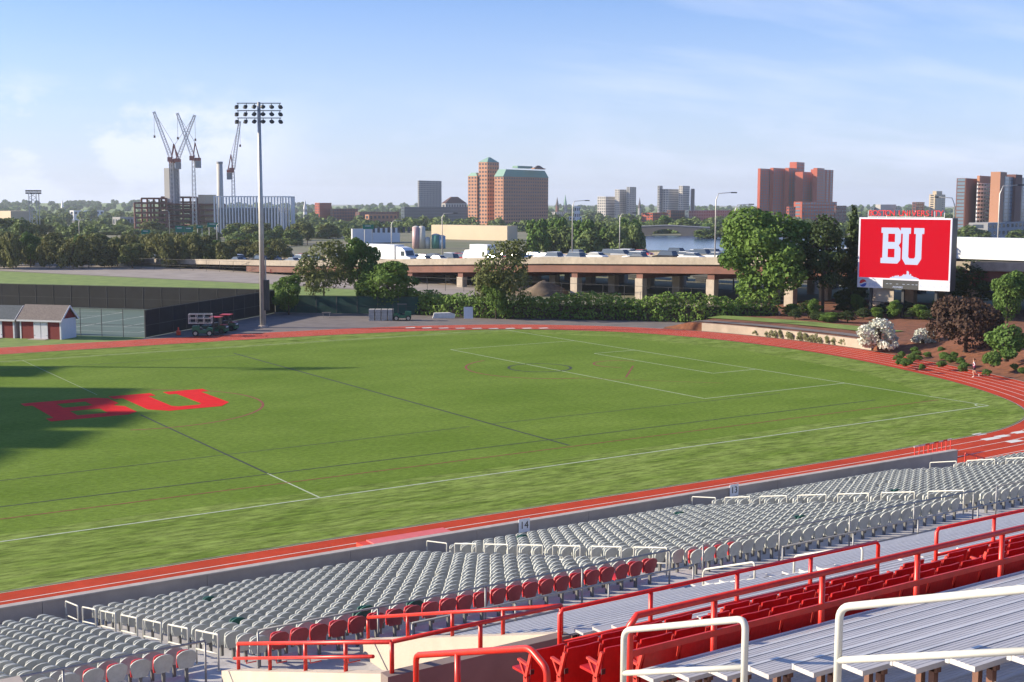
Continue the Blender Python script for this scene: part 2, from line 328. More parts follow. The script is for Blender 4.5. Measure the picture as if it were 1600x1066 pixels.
# raised bed behind a retaining wall at the right-hand bend
BEDZ = 0.95
M_cwall = mat('tan_concrete', (0.36, 0.30, 0.235), 0.85, var=0.12, scale=0.8, bump=0.15, bscale=10)
Nn = len(inner); bend = [i for i in range(Nn) if inner[i][0] > 52 and -7 < inner[i][1] < 58.5]
bend.sort(key=lambda i: inner[i][1])
OFF = {d: offset(inner, lambda p, d=d: d) for d in (6.5, 7.0, 7.35, 8.5, 10.5, 13.5, 18, 26, 40, 58)}
wz = [i for i in bend if 30 < inner[i][1] < 53.5]
wpts = [OFF[7.0][i] for i in wz]
rw = MB()
for a, c in zip(wpts, wpts[1:]): rw.bar((*a, BEDZ/2), (*c, BEDZ/2), 0.35, BEDZ+.1)
rw.build('retaining_wall', M_cwall, label='low tan concrete retaining wall beside the running track bend', cat='wall')
def sm(t): t = max(0.0, min(1.0, t)); return t*t*(3-2*t)
ds = [6.5, 7.0, 7.35, 8.5, 10.5, 13.5, 18, 26, 40, 58]
def bedz(y, d):
    w = sm((y-28)/4); a = 0.02 if d < 7.1 else BEDZ; s_ = 0.02+1.5*sm((d-6.6)/8.0); e = sm((58.5-y)/4)
    return (a*w+s_*(1-w))*e+.02*(1-e)
b = MB()
for i in bend:
    for d in ds:
        p = OFF[d][i]; b.v.append((p[0], p[1], bedz(inner[i][1], d)+(RN.uniform(-.05, .05) if d > 8 else 0)))
nd_ = len(ds)
for k in range(len(bend)-1):
    for j in range(nd_-1): b.f.append((k*nd_+j, k*nd_+j+1, (k+1)*nd_+j+1, (k+1)*nd_+j)); b.m.append(0)
b.build('planting_bed', M_mulch, kind='structure', fix=True)
lawn = MB(); pth = MB()
for q0, q1 in zip(bend, bend[1:]):
    if inner[q0][1] > 33 and inner[q1][1] < 61:
        pth.quad(*[(*OFF[d][q], bedz(inner[q][1], 9)+.07) for d, q in ((8.5, q0), (10.5, q0), (10.5, q1), (8.5, q1))])
    if inner[q0][1] > 36 and inner[q1][1] < 56:
        lawn.quad(*[(*OFF[d][q], BEDZ+.08) for d, q in ((13.5, q0), (18, q0), (18, q1), (13.5, q1))])
pth.build('bed_path', M_asph, kind='structure', fix=True); lawn.build('bed_lawn', M_grass, kind='structure', fix=True)

# lane marks at the start of the straight, mat and hurdles beside the parapet
for px, py, w_ in ((1548, 686, 1.6), (1566, 682, 1.2), (1585, 690, 1.4), (1530, 679, 1.0), (1592, 676, 1.2)):
    q = gz(px, py); MB().quad((q[0]-w_/2, q[1]-.28, .022), (q[0]+w_/2, q[1]-.28, .022), (q[0]+w_/2, q[1]+.28, .022), (q[0]-w_/2, q[1]+.28, .022)).build('lane_mark', M_white, track)
for k in range(9):
    q = gz(640+k*26, 513.5-abs(k-5)*.25); MB().quad((q[0]-.7, q[1]-.5, .022), (q[0]+.5, q[1]-.7, .022), (q[0]+.7, q[1]+.1, .022), (q[0]-.5, q[1]+.3, .022)).build('lane_mark', M_white, track)
a_, c_ = gz(574, 845, .35), gz(690, 824, .35); yy_ = (a_[1]+c_[1])/2
mt = empty('landing_mat', (a_[0], yy_, 0.015), 0, 'long pinkish red mat lying on the track against the grey parapet', 'mat'); Lm = c_[0]-a_[0]
MB().box(0, Lm, -1.7, 0, 0, .35).build('pad', mat('mat_pink', (.62, .13, .13), .6, var=.08), mt); MB().box(-.5, -.004, -1.7, 0, 0, .30).build('end_flap', mat('mat_red', (.62, .05, .02), .6), mt)
M_hred = mat('hurdle_red', (.55, .03, .02), .5, var=.05)
for k in range(7):
    q = gz(1436+k*7, 717-k*1.6); e = empty('hurdle', (q[0], q[1], .015), 0.1, 'red and white athletics hurdle parked in a row behind the end of the parapet', 'hurdle', 'row of parked hurdles')
    MB().box(-.6, .6, -.02, .02, .76, .84).build('top_bar', M_hred if k % 2 else M_white, e)
    for x in (-.5, .5): MB().box(x-.025, x+.025, -.025, .025, 0, .76).build('upright', M_hred, e); MB().box(x-.03, x+.03, -.03, .65, 0, .05).build('foot', M_hred, e)
q = gz(1497, 716, .5); ge = empty('gate_rail', (33.2, -15.8, 0), 0, 'low red pipe gate rail at the end of the grey parapet', 'handrail')
for x, h_ in ((0, 1.5), (1.1, 1.2), (2.2, .9)): MB().tube([(x, 0, 0), (x, 0, h_)], .04, 6).build('post', M_hred, ge)
MB().tube([(0, 0, 1.5), (2.2, 0, .9)], .04, 6).build('top_rail', M_hred, ge); MB().tube([(0, 0, .8), (2.2, 0, .4)], .035, 6).build('mid_rail', M_hred, ge)
# ================================================================== grandstand
M_conc = mat('stand_concrete', (0.40, 0.385, 0.385), 0.85, var=0.16, scale=0.35, bump=0.15, bscale=14, detail=9, fine=(3.0, .16))
M_conc_w = mat('parapet_concrete', (0.36, 0.31, 0.275), 0.85, var=0.14, scale=0.6, bump=0.15, bscale=14)
M_cream = mat('cream_concrete', (0.47, 0.40, 0.33), 0.85, var=0.08, scale=1.0, bump=0.2, bscale=18)
M_galv = mat('galvanised', (0.27, 0.27, 0.275), 0.5, metal=0.3, var=0.1, scale=4)
M_wrail = mat('white_rail', (0.56, 0.55, 0.49), 0.4, var=0.05, scale=3)
M_rrail = mat('red_rail', (0.58, 0.028, 0.016), 0.38, var=0.18, scale=2, fine=(12, .15))
M_alu = mat('aluminium_plank', (0.54, 0.52, 0.52), 0.5, metal=0.25, var=0.10, scale=0.9, stretch=(0.25, 3, 3), fine=(2.5, .18))
M_redseat = mat('red_seat', (0.42, 0.010, 0.010), 0.45, var=0.25, scale=1.6, world=True, fine=(9, .2))
M_redfloor = mat('red_floor_paint', (0.46, 0.035, 0.025), 0.7, var=0.15, scale=1.2)
M_iron = mat('red_casting', (0.55, 0.05, 0.035), 0.5, var=0.1)
M_bolt = mat('dark_bolt', (0.05, 0.02, 0.02), 0.6, var=0)
M_gseat = mat('grey_seat', (0.43, 0.445, 0.415), 0.42, var=0.16, scale=1.7, detail=6, world=True, fine=(14, .10))
M_maroon = mat('maroon_seat', (0.30, 0.045, 0.05), 0.45, var=0.22, scale=1.7, world=True, fine=(14, .1))
M_redpan = mat('red_pan', (0.55, 0.03, 0.035), 0.4, var=0.05)
M_green = mat('green_seat', (0.02, 0.10, 0.075), 0.45, var=0.1)
M_brown = mat('brown_bracket', (0.16, 0.075, 0.05), 0.7, var=0.2)
NR, RD, RR, Y0, Z0 = 18, 0.868, 0.192, -17.1, 0.88
def ry(i): return Y0-RD*i
def rz(i): return Z0+RR*i
XL, XR = -60.0, 75.0
AISLES = [-31.9, -17.3, -2.7, 11.9, 26.5, 41.1]
# lower terrace (one step profile)
prof = [(-15.95, -0.2), (-15.95, Z0)]
for i in range(NR):
    prof += [(ry(i)-.36, rz(i)), (ry(i)-.36, rz(i)+RR)] if i < NR-1 else [(-33.75, rz(i))]
prof += [(-33.75, -0.2)]
MB().extrude_x(prof, XL, XR).build('lower_terrace', M_conc, kind='structure', fix=True)
WALLX = 32.3
fw = MB(); 
for a in np.arange(-60.0, WALLX-.1, 6.0):
    e = min(a+5.985, WALLX); fw.box(a, e, -15.95, -15.70, -0.1, 1.78)
fw.build('front_wall', M_conc_w, label='long grey concrete parapet between the track and the grey seats', cat='wall')
MB().box(-60, WALLX, -15.99, -15.66, 1.782, 1.83).build('coping', mat('coping', (0.40, 0.36, 0.33), .8), bpy.data.objects['front_wall'])
# section number plates on the parapet
M_plate = mat('plate_white', (0.75, 0.76, 0.80), 0.5, var=0.03); M_black = mat('black_paint', (0.012, 0.012, 0.014), 0.5, var=0)
for px, py, t in ((819, 821, '14'), (1147, 766, '13')):
    p = gy(px, py, -16.0)
    sg = MB().box(-.29, .29, -.02, 0, -.30, .30).build('section_sign', M_plate, loc=(p[0], -15.992, p[2]), label=('white number plate 14 above the block with the maroon last row' if t == '14' else 'white number plate 13 above the all grey block, farther along the parapet'), cat='sign', group=None)
    tx = text_mesh(t, .46, M_black, 'number', sg, 0.004); tx.rotation_euler = (math.pi/2, 0, 0); tx.location = (0, -.026, 0)
# aisle steps
for a in AISLES[1:5]:
    st = MB()
    for i in range(NR-1): st.box(a-.6, a+.6, ry(i)-.36+.004, ry(i)-.36+.32, rz(i)+.002, rz(i)+RR*.52)
    st.build('aisle_steps', M_conc, kind='structure')
# ---- grey tip-up seats
def seat_back(mi=0):
    b = MB(); nu, nv = 8, 6; V = []
    for layer in (0, 1):
        for j in range(nv+1):
            t = j/nv
            for i in range(nu+1):
                u = -1+2*i/nu
                hw = .165+.075*min(1, t*1.6); top = .84-.13*abs(u)**2.6; z = .36+(top-.36)*t
                y = -.10*t+.075*u*u*(0.4+.6*t)+.02*math.sin(t*math.pi)+(.042 if layer == 0 else 0)
                V.append((u*hw, y, z))
    n = (nu+1)*(nv+1); fs = []
    for j in range(nv):
        for i in range(nu):
            a = j*(nu+1)+i; fs.append((a, a+nu+1, a+nu+2, a+1)); fs.append((n+a, n+a+1, n+a+nu+2, n+a+nu+1))
    for i in range(nu):
        fs.append((i, i+1, n+i+1, n+i)); a = nv*(nu+1)+i; fs.append((a+1, a, n+a, n+a+1))
    for j in range(nv):
        a = j*(nu+1); fs.append((a+nu+1, a, n+a, n+a+nu+1)); c = a+nu; fs.append((c, c+nu+1, n+c+nu+1, n+c))
    return b.add(V, fs, mi)
def seat_pan(mi=0, ang=0.20):
    b = MB(); nu, nv = 6, 4; V = []
    for layer in (0, 1):
        for j in range(nv+1):
            t = j/nv
            for i in range(nu+1):
                u = -1+2*i/nu; hw = .21*(1-.25*t**3); z = .37+.40*t-.05*abs(u)**3*t; y = .085+math.tan(ang)*.40*t+.03*u*u+(0 if layer else .04)
                V.append((u*hw, y, z))
    n = (nu+1)*(nv+1); fs = []
    for j in range(nv):
        for i in range(nu):
            a = j*(nu+1)+i; fs.append((a, a+nu+1, a+nu+2, a+1)); fs.append((n+a, n+a+1, n+a+nu+2, n+a+nu+1))
    for i in range(nu):
        fs.append((i, i+1, n+i+1, n+i)); a = nv*(nu+1)+i; fs.append((a+1, a, n+a, n+a+1))
    for j in range(nv):
        a = j*(nu+1); fs.append((a+nu+1, a, n+a, n+a+nu+1)); c = a+nu; fs.append((c, c+nu+1, n+c+nu+1, n+c))
    return b.add(V, fs, mi)
def seat_bracket(mi=0):
    b = MB()
    b.box(-.035, .035, .0, .09, .0, .38)
    b.bar((-.17, .07, .38), (.17, .07, .38), .05); b.m = [mi]*len(b.f); return b
M_dkbr = mat('dark_bracket', (0.12, 0.12, 0.12), 0.6, var=0)
sb_me = {k: seat_back().mesh('back', m, False) for k, m in (('g', M_gseat), ('m', M_maroon), ('e', M_green))}
sp_me = {k: seat_pan().mesh('pan', m, False) for k, m in (('g', M_gseat), ('m', M_redpan), ('e', M_green))}
def pan_down(b):
    for i, (x, y, z) in enumerate(b.v):
        dy, dz = y-.085, z-.37; a = -1.25; b.v[i] = (x, .085+dy*math.cos(a)-dz*math.sin(a), .37+dy*math.sin(a)+dz*math.cos(a))
    return b
spd_me = {k: pan_down(seat_pan()).mesh('pan', m, False) for k, m in (('g', M_gseat), ('m', M_redpan), ('e', M_green))}
br_me = seat_bracket().mesh('bracket', M_dkbr)
cand = []
GREEN = {(16, 1, 9), (15, 1, 7), (16, 1, 6), (4, 1, 5), (3, 2, 18), (13, 2, 15), (1, 2, 5), (10, 3, 4), (12, 1, 2)}
for si in range(len(AISLES)-1):
    a0, a1 = AISLES[si]+.66, AISLES[si+1]-.66; ns = 24; sp = (a1-a0)/ns
    for i in range(NR):
        if si >= 4 and i < 3: continue
        for k in range(ns):
            x = a0+sp*(k+.5); y = ry(i)-.02; z = rz(i); px, py, dp = pr((x, y, z+.6))
            if -60 < px < 1660 and py < 1110: cand.append((dp, si, i, k, x, y, z))
cand.sort(); rest = MB(); nind = 0
pand_b = pan_down(seat_pan(0)); back_b, pan_b, br_b = seat_back(0), seat_pan(0), seat_bracket(1)
SEATS = []
for dp, si, i, k, x, y, z in cand:
    bc = pc = 'g'
    if i == NR-1:
        if si == 1 and k > 0: bc = pc = 'm'
        elif (si == 0 and k > 18) or (si == 2 and k < 5): pc = 'm'
    if (i, si, k) in GREEN: bc = pc = 'e'
    j = RN.uniform(-.012, .012, 2); rz_ = RN.normal()*.035
    inframe = -20 < pr((x, y, z+.6))[0] < 1620 and pr((x, y, z+.8))[1] < 1075
    if nind < 300 and inframe:
        nind += 1
        where = 'in the last row by the walkway' if i == NR-1 else 'in the rows between the parapet and the walkway'
        if bc == 'm': lb = 'maroon tip-up seat in the last row, backing onto the walkway'; gp = 'maroon seats of the last row'
        elif bc == 'e': lb = 'dark green tip-up seat among the grey ones, near the walkway'; gp = 'odd green seats among the grey'
        elif pc == 'm': lb = 'grey backed tip-up seat with red pan in the last row'; gp = 'grey seats with red pans'
        elif i == NR-1: lb = 'all grey tip-up seat in the last row, backing onto the walkway'; gp = 'grey seats of the last row'
        else: lb = 'grey plastic tip-up seat in the rows just ahead of the last'; gp = 'grey stadium seats near the walkway'
        e = empty('stadium_seat', (x+j[0], y, z), rz_, lb, 'seat', gp)
        inst(sb_me[bc], 'backrest', e); inst((spd_me if RN.rand() < .03 else sp_me)[pc], 'seat_pan', e); inst(br_me, 'bracket', e)
    else:
        ci = {'g': 0, 'm': 2, 'e': 3}[bc]; dwn = RN.rand() < 0.025
        for src, mi in ((back_b, ci), (pand_b if dwn else pan_b, ci), (br_b, 1)):
            c_, s_ = math.cos(rz_), math.sin(rz_)
            rest.add([(x+j[0]+p[0]*c_-p[1]*s_, y+p[0]*s_+p[1]*c_, z+p[2]) for p in src.v], src.f, mi)
ro = rest.build('stadium_seats', [M_gseat, M_dkbr, M_maroon, M_green], kind='stuff', label='massed grey tip-up seats filling the lower stand up to the parapet', cat='seats', smooth=False)
# ---- aisle hoops
def hoop(name, pts, r, m, mids, label, cat, group, nseg=5, bend=.10):
    e = empty(name, (pts[0][0], pts[0][1], pts[0][2]), 0, label, cat, group); o = np.array(pts[0])
    def rnd(P):
        out = [P[0]]
        for q in range(1, len(P)-1):
            a, c, d = (np.array(P[q-1], float), np.array(P[q], float), np.array(P[q+1], float)); va = (a-c)/np.linalg.norm(a-c); vd = (d-c)/np.linalg.norm(d-c)
            p0, p2 = c+va*bend, c+vd*bend
            for s in range(nseg+1):
                t = s/nseg; out.append((1-t)**2*p0+2*t*(1-t)*c+t*t*p2)
        out.append(P[-1]); return out
    MB().tube([np.array(p)-o for p in rnd(pts)], r, 8).build('rail_frame', m, e, smooth=True)
    for a, c in mids: MB().tube([np.array(a)-o, np.array(c)-o], r*.9, 8).build('mid_rail', m, e, smooth=True)
    for p in (pts[0], pts[-1]): MB().lathe([(r*2.4, 0), (r*2.4, .012), (r*1.2, .02)], np.array(p)-o, 8).build('base_flange', m, e)
    return e
AN = {-17.3: 'first', -2.7: 'second', 11.9: 'third', 26.5: 'fourth'}
SEC = {-17.3: 'beside the block without a number plate', -2.7: 'at the right end of the maroon last row', 11.9: 'between the two all grey seat blocks', 26.5: 'near the end of the parapet wall'}
for a in AISLES[1:5]:
    for k in range(7):
        if a > 20 and k == 0: continue
        y0 = -16.35-2.26*k; y1 = y0-1.62; z0, z1 = Z0+max(0, (-16.74-y0)/RD*RR), Z0+max(0, (-16.74-y1)/RD*RR)
        hoop('aisle_rail', [(a, y0, z0), (a, y0, z0+.92), (a, y1, z1+.92), (a, y1, z1)], .027, M_wrail, [((a, y0, z0+.42), (a, y1, z1+.42))], 'white steel hoop rail in the aisle %s' % SEC[a], 'handrail', 'hoop rails in the %s aisle' % AN[a], bend=.05)
# ---- grey rails along the walkway
def grail(name, x0, x1, y, zb, zt, mid, label, step=3.3, m=None, r=.030, posts=None):
    e = empty(name, (x0, y, zb), 0, label, 'handrail'); m = m or M_galv; L = x1-x0
    MB().tube([(0, 0, zt-zb), (L, 0, zt-zb)], r, 8).build('top_rail', m, e, smooth=True)
    if mid: MB().tube([(0, 0, (zt-zb)*mid), (L, 0, (zt-zb)*mid)], r*.8, 8).build('mid_rail', m, e, smooth=True)
    n = max(2, int(round(L/step))+1)
    for k in range(n): MB().tube([(L*k/(n-1), 0, 0), (L*k/(n-1), 0, zt-zb-r)], r*.95, 8).build('post', m, e, smooth=True)
    return e
ZW = rz(NR-1)
for a, c, t in ((-31.2, -17.95, 'left of the vomitory, behind the unnumbered block'), (-16.6, -3.35, 'behind the maroon seats'), (-2.0, 11.25, 'behind the seat block below plate 13'), (12.6, 25.8, 'behind the far seat block past plate 13')):
    grail('walkway_rail', a, c, -32.42, ZW, ZW+1.16, None, 'grey steel rail on posts %s' % t)
for a, c, t in ((-12.9, -3.4, 'between the maroon seats and the planks'), (.3, 13.2, 'between the all grey last row and the planks')):
    grail('plank_edge_rail', a, c, -33.55, ZW, ZW+.98, .5, 'grey two-bar rail at the bench front, %s' % t)
# ---- upper stand: terrace + aluminium benches
BS, BR_ = 0.6, 0.2122
def zb(y): return 10.416+.3536*(-50.12-y)          # bench-top height
VX0, VX1, VY = -17.35, -13.85, -41.0
def uterr(x0, x1, ya, yb_):
    P = [(ya, 0.0)]; y = ya; 
    n = int(round((ya-yb_)/BS))
    for k in range(n):
        yy = ya-BS*k; P += [(yy, zb(yy-BS/2)-.47), (yy-BS, zb(yy-BS/2)-.47)]
    P += [(ya-BS*n, 0.0)]; return MB().extrude_x(P, x0, x1)
uterr(VX1+.1, 60, -33.75, -46.35).build('upper_terrace', M_conc, kind='structure', fix=True)
uterr(-60, VX0-.33, -33.75, VY-.28).build('upper_terrace', M_conc, kind='structure', fix=True)
MB().box(-24, VX1+.1, -46.34, VY-.29, 0.5, 2.2).build('vomitory_floor', M_conc_w, kind='structure')
MB().box(-24.3, -24, -46.34, VY-.29, 0.5, 8.6).build('pit_wall', M_conc_w, kind='structure')
uterr(-60, 60, -49.85, -62).build('upper_terrace', M_conc, kind='structure', fix=True)
P = [(-46.35, 0)]; redrows = [(-46.9, 9.65), (-47.7, 9.92), (-48.5, 10.17), (-49.3, 10.42)]
for y, t in redrows: P += [(y+.55, t-.84), (y-.25, t-.84)]
P += [(-49.86, redrows[-1][1]-.84), (-49.86, 0)]
MB().extrude_x(P, -20.2, 60).build('red_terrace', M_redfloor, kind='structure', fix=True)
def plank_prof(y0, d, z, th=.05):   # ribbed extrusion, (y,z) polygon
    n = 6; top = []
    for k in range(n):
        a = y0-d*k/n; w = d/n; top += [(a, z), (a-w*.62, z), (a-w*.66, z-.003), (a-w*.96, z-.003)]
    top = top[:-2]+[(y0-d, z)]
    return [(y0, z-th)]+top+[(y0-d, z-th)]
M_nose = mat('sunlit_aluminium', (0.66, 0.65, 0.64), 0.4, metal=0.3, var=0.08, scale=2)  # paler tone paints in the sunlight caught along plank front edges
def bench(x0, x1, y, label, group, legs=2.4, wide=.30):
    z = zb(y); e = empty('bleacher_bench', (x0, y, z-.47), 0, label, 'bench', group)
    def pl(nm, y0, d, zz, L0, L1): MB().extrude_x([(p[0]-y, p[1]-(z-.47)) for p in plank_prof(y0, d, zz)], L0, L1).build(nm, M_alu, e, fix=True)
    cut = list(np.arange(0, x1-x0, 5.4))+[x1-x0]
    for a, c in zip(cut, cut[1:]):
        MB().box(a+.006, c-.006, wide/2-.034, wide/2+.004, .47-.055, .47+.007).build('sunlit_nose_strip', M_nose, e)  # strip added so each plank front reads as a sunlit line
        pl('seat_plank', y+wide/2-.04, wide-.04, z, a+.006, c-.006); pl('foot_plank', y+.46, .27, z-.41+.212*0.0, a+.006, c-.006)
    for lx in np.arange(.35, x1-x0, legs):
        b = MB(); b.box(lx-.03, lx+.03, -.10, -.04, 0, .42); b.box(lx-.03, lx+.03, .04, .10, 0, .42); b.box(lx-.03, lx+.03, -.13, .13, .36, .418); b.build('leg', M_brown, e)
    return e
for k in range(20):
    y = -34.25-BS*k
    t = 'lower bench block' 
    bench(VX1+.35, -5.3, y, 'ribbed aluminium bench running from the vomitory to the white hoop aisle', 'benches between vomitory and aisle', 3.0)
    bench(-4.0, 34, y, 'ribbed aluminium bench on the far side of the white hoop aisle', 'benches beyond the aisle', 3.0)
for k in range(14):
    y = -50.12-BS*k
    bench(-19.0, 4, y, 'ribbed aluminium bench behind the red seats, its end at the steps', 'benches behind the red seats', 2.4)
def srail(x, ya, yb_, label, m=M_wrail, h=.88, r=.03, group=None, low=.42):
    za, zc = zb(ya)-.43, zb(yb_)-.43
    return hoop('stair_rail', [(x, ya, za), (x, ya, za+h), (x, yb_, zc+h), (x, yb_, zc)], r, m, [((x, ya, za+low), (x, yb_, zc+low))], label, 'handrail', group, bend=.14)
srail(-4.6, -35.3, -37.3, 'white hoop rail at the foot of the aisle between the aluminium benches'); srail(-4.6, -38.7, -40.9, 'white hoop rail halfway up the aisle between the aluminium benches')
for (x, pa, pb, t) in ((-19.35, (975, 985), (1165, 967), 'shorter white pipe rail by the red seats at the bench ends'), (-19.35, (1312, 949), (1640, 917), 'longer white pipe rail rising past the nearest bench ends')):
    a, c = gx(*pa, x), gx(*pb, x); za, zc = zb(a[1])-.43, zb(c[1])-.43
    hoop('stair_rail', [(x, a[1], za), tuple(a), tuple(c), (x, c[1], zc)], .036, M_wrail, [((x, a[1], a[2]-.50), (x, c[1], c[2]-.50))], t, 'handrail', None, bend=.12)
# ---- vomitory parapets with red rails
def slopebox(x0, x1, ya, za, yb_, zc, low):
    b = MB(); b.add([(x0, ya, low), (x1, ya, low), (x1, yb_, low), (x0, yb_, low), (x0, ya, za), (x1, ya, za), (x1, yb_, zc), (x0, yb_, zc)], [(0, 3, 2, 1), (4, 5, 6, 7), (0, 1, 5, 4), (1, 2, 6, 5), (2, 3, 7, 6), (3, 0, 4, 7)]); return b
ZV = 7.20
vom = empty('vomitory', (VX0, VY, 0), 0, 'cream concrete stair opening with parapets cut into the upper stand', 'stairwell')
def vb(b, nm, m): b.xf(Matrix.Translation((-VX0, -VY, 0))); return b.build(nm, m, vom, fix=True)
s3a = gx(366, 1044, VX0); s1a = gx(562, 1000, VX1)
vb(slopebox(VX0-.32, VX0, VY, ZV, s3a[1], s3a[2], 1.5), 'side_parapet', M_cream)
vb(slopebox(VX1, VX1+.30, VY, ZV+.02, s1a[1], s1a[2], 1.5), 'side_parapet', M_cream)
vb(MB().box(VX0-.32, VX1+.30, VY-.28, VY-.002, 1.5, ZV+.03), 'end_parapet', mat('brown_concrete', (.20, .155, .14), .85, var=.15, scale=.8))  # end parapet in a darker brown than the cream sides
stp = MB()
for k in range(9): stp.box(VX0+.002, VX1-.002, -33.9-.3*(k+1), -33.9-.3*k, 1.0, ZW-.19*(k+1))
vb(stp, 'stairs', M_conc)
vb(MB().box(VX0+.002, VX1-.002, VY, -36.6, 1.0, 2.3), 'landing', M_conc)
rr = empty('vomitory_rail', (VX0, VY, ZV), 0, 'red pipe guard rail standing on the vomitory parapets', 'handrail')
def rb(pts, nm, r=.045, n=8): MB().tube([np.array(p)-np.array((VX0, VY, ZV)) for p in pts], r, n).build(nm, M_rrail, rr, smooth=True)
ra, rc = gx(372, 1006, VX0-.16), gx(575, 965, VX1+.15); ZT = ZV+.62
rb([(VX0-.16, ra[1], ra[2]-.62), tuple(ra), (VX0-.16, VY-.14, ZT)], 'top_rail'); rb([(VX0-.16, VY-.14, ZT), (VX1+.15, VY-.14, ZT)], 'top_rail'); rb([tuple(rc), (VX1+.15, VY-.14, ZT)], 'top_rail')
ha = gx(366, 1029, VX0-.42)
rb([(VX0-.42, ha[1], ha[2]), (VX0-.42, VY+.1, ZT-.30)], 'hand_rail', .036)
for t in (0.0, .25, .5, .75):
    yy = ra[1]+(VY-.14-ra[1])*t; zz_ = ra[2]+(ZT-ra[2])*t
    rb([(VX0-.16, yy, zz_-.62), (VX0-.16, yy, zz_)], 'post'); yy = rc[1]+(VY-.14-rc[1])*t; zz_ = rc[2]+(ZT-rc[2])*t; rb([(VX1+.15, yy, zz_-.62), (VX1+.15, yy, zz_)], 'post')
    hz = ha[2]+(ZT-.30-ha[2])*(t+.1); hy = ha[1]+(VY+.1-ha[1])*(t+.1); rb([(VX0-.16, hy, hz-.12), (VX0-.40, hy, hz-.12), (VX0-.42, hy, hz)], 'bracket', .014, 6)
for x in (VX0-.16, (VX0+VX1)/2, VX1+.15): rb([(x, VY-.14, ZV), (x, VY-.14, ZT)], 'post')
# ---- red rails round the red seats
def rrail(pts, posts, label, low=None):
    o = np.array(pts[0]); e = empty('red_rail', o, 0, label, 'handrail')
    MB().tube([np.array(p)-o for p in pts], .036, 8).build('top_rail', M_rrail, e, smooth=True)
    for a, c in posts: MB().tube([np.array(a)-o, np.array(c)-o], .036, 8).build('post', M_rrail, e, smooth=True)
    if low: MB().tube([np.array(low[0])-o, np.array(low[1])-o], .030, 8).build('low_rail', M_rrail, e, smooth=True)
yr = -46.3; zr = 9.84; zl = 8.75
rrail([(-17.45, yr, zl), (-17.45, yr, zr-.06), (-17.40, yr, zr), (-10.55, yr, zr), (-10.5, yr, zr-.06), (-10.5, yr, zl)], [((x, yr, zl), (x, yr, zr)) for x in (-15.72, -13.9, -12.2)], 'red pipe guard rail along the front row of red seats, left part', low=((-17.4, yr, zr-.5), (-10.5, yr, zr-.5)))
rrail([(-8.9, yr, zl), (-8.9, yr, zr-.06), (-8.85, yr, zr), (2, yr, zr)], [((x, yr, zl), (x, yr, zr)) for x in (-7.2, -5.5, -3.8)], 'red pipe guard rail along the front row of red seats, right part', low=((-8.9, yr, zr-.5), (2, yr, zr-.5)))
yp = -49.78; zp = 10.56; zq = 11.0
pe = empty('guard_rail', (-18.6, yp, 9.5), 0, 'red guard rail with a flat lower bar behind the last red row', 'handrail')
MB().tube([(-.35, 0, 0), (-.35, 0, zq-9.5-.1), (-.25, 0, zq-9.5), (21, 0, zq-9.5)], .045, 8).build('top_rail', M_rrail, pe, smooth=True)
MB().box(-.35, 21, -.015, .015, zp-9.55, zp-9.47).build('cap_rail', M_rrail, pe)
for x in np.arange(1.0, 20, 1.9): MB().tube([(x, .03, 0), (x, .03, zq-9.5)], .04, 8).build('post', M_rrail, pe, smooth=True)
a, c = gx(650, 1024, -20.0), gx(828, 1013, -20.0)
hoop('red_stair_rail', [(-20, a[1], a[2]-.95), tuple(a), tuple(c), (-20, c[1]-.35, c[2]-.14), (-20, c[1]-.36, c[2]-1.0)], .042, M_rrail, [], 'red hoop rail at the left end of the red seat rows', 'handrail', None, bend=.10)
o_ = bpy.data.objects['red_stair_rail']; MB().tube([np.array((-20, (a[1]*.6+c[1]*.4), a[2]*.6+c[2]*.4-.95))-np.array(o_.location), np.array((-20, a[1]*.6+c[1]*.4, a[2]*.6+c[2]*.4))-np.array(o_.location)], .04, 8).build('post', M_rrail, o_, smooth=True)
# ---- red folding seats: back board, folded pan, cast standard
def rs_back():
    b = MB(); n = 8; V = []; w = .275
    for lay in (0, 1):
        for j in range(5):
            t = j/4
            for i in range(n+1):
                u = -1+2*i/n; V.append((u*w*.955, -.10*t-.035*(1-u*u)-(.028 if lay else 0), .27+.57*t-(0.012*abs(u)**6 if j == 4 else 0)))
    N = 5*(n+1); fs = []
    for j in range(4):
        for i in range(n):
            a = j*(n+1)+i; fs += [(a, a+n+1, a+n+2, a+1), (N+a, N+a+1, N+a+n+2, N+a+n+1)]
    for i in range(n): fs += [(i, i+1, N+i+1, N+i), (4*(n+1)+i+1, 4*(n+1)+i, N+4*(n+1)+i, N+4*(n+1)+i+1)]
    for j in range(4):
        a = j*(n+1); c = a+n; fs += [(a+n+1, a, N+a, N+a+n+1), (c, c+n+1, N+c+n+1, N+c)]
    return b.add(V, fs)
def rs_pan(down):
    b = MB()
    if down: b.box(-.255, .255, .04, .42, .40, .435)
    else: b.bar((-.25, .045, .50), (.25, .075, .50) if False else (.25, .045, .50), .03, .34)
    return b
def rs_std():
    b = MB(); b.bar((0, -.02, 0), (0, .02, .42), .035, .09, up=(0, 1, 0)); b.bar((0, .02, .40), (0, -.105, .78), .035, .05, up=(0, 1, 0))
    b.bar((0, -.04, .60), (0, .20, .62), .05, .03); b.bar((0, .16, .60), (0, .02, .40), .03, .03); b.bar((0, -.08, .01), (0, .12, .01), .09, .02); return b
rbm = rs_back().mesh('backrest', M_redseat, False); rpm = [rs_pan(0).mesh('seat_pan', M_redseat), rs_pan(1).mesh('seat_pan', M_redseat)]; rsm = rs_std().mesh('standard', M_iron)
bltm = MB().box(-.325, -.265, -.142, -.128, .50, .57).mesh('bolt_plate', M_bolt)
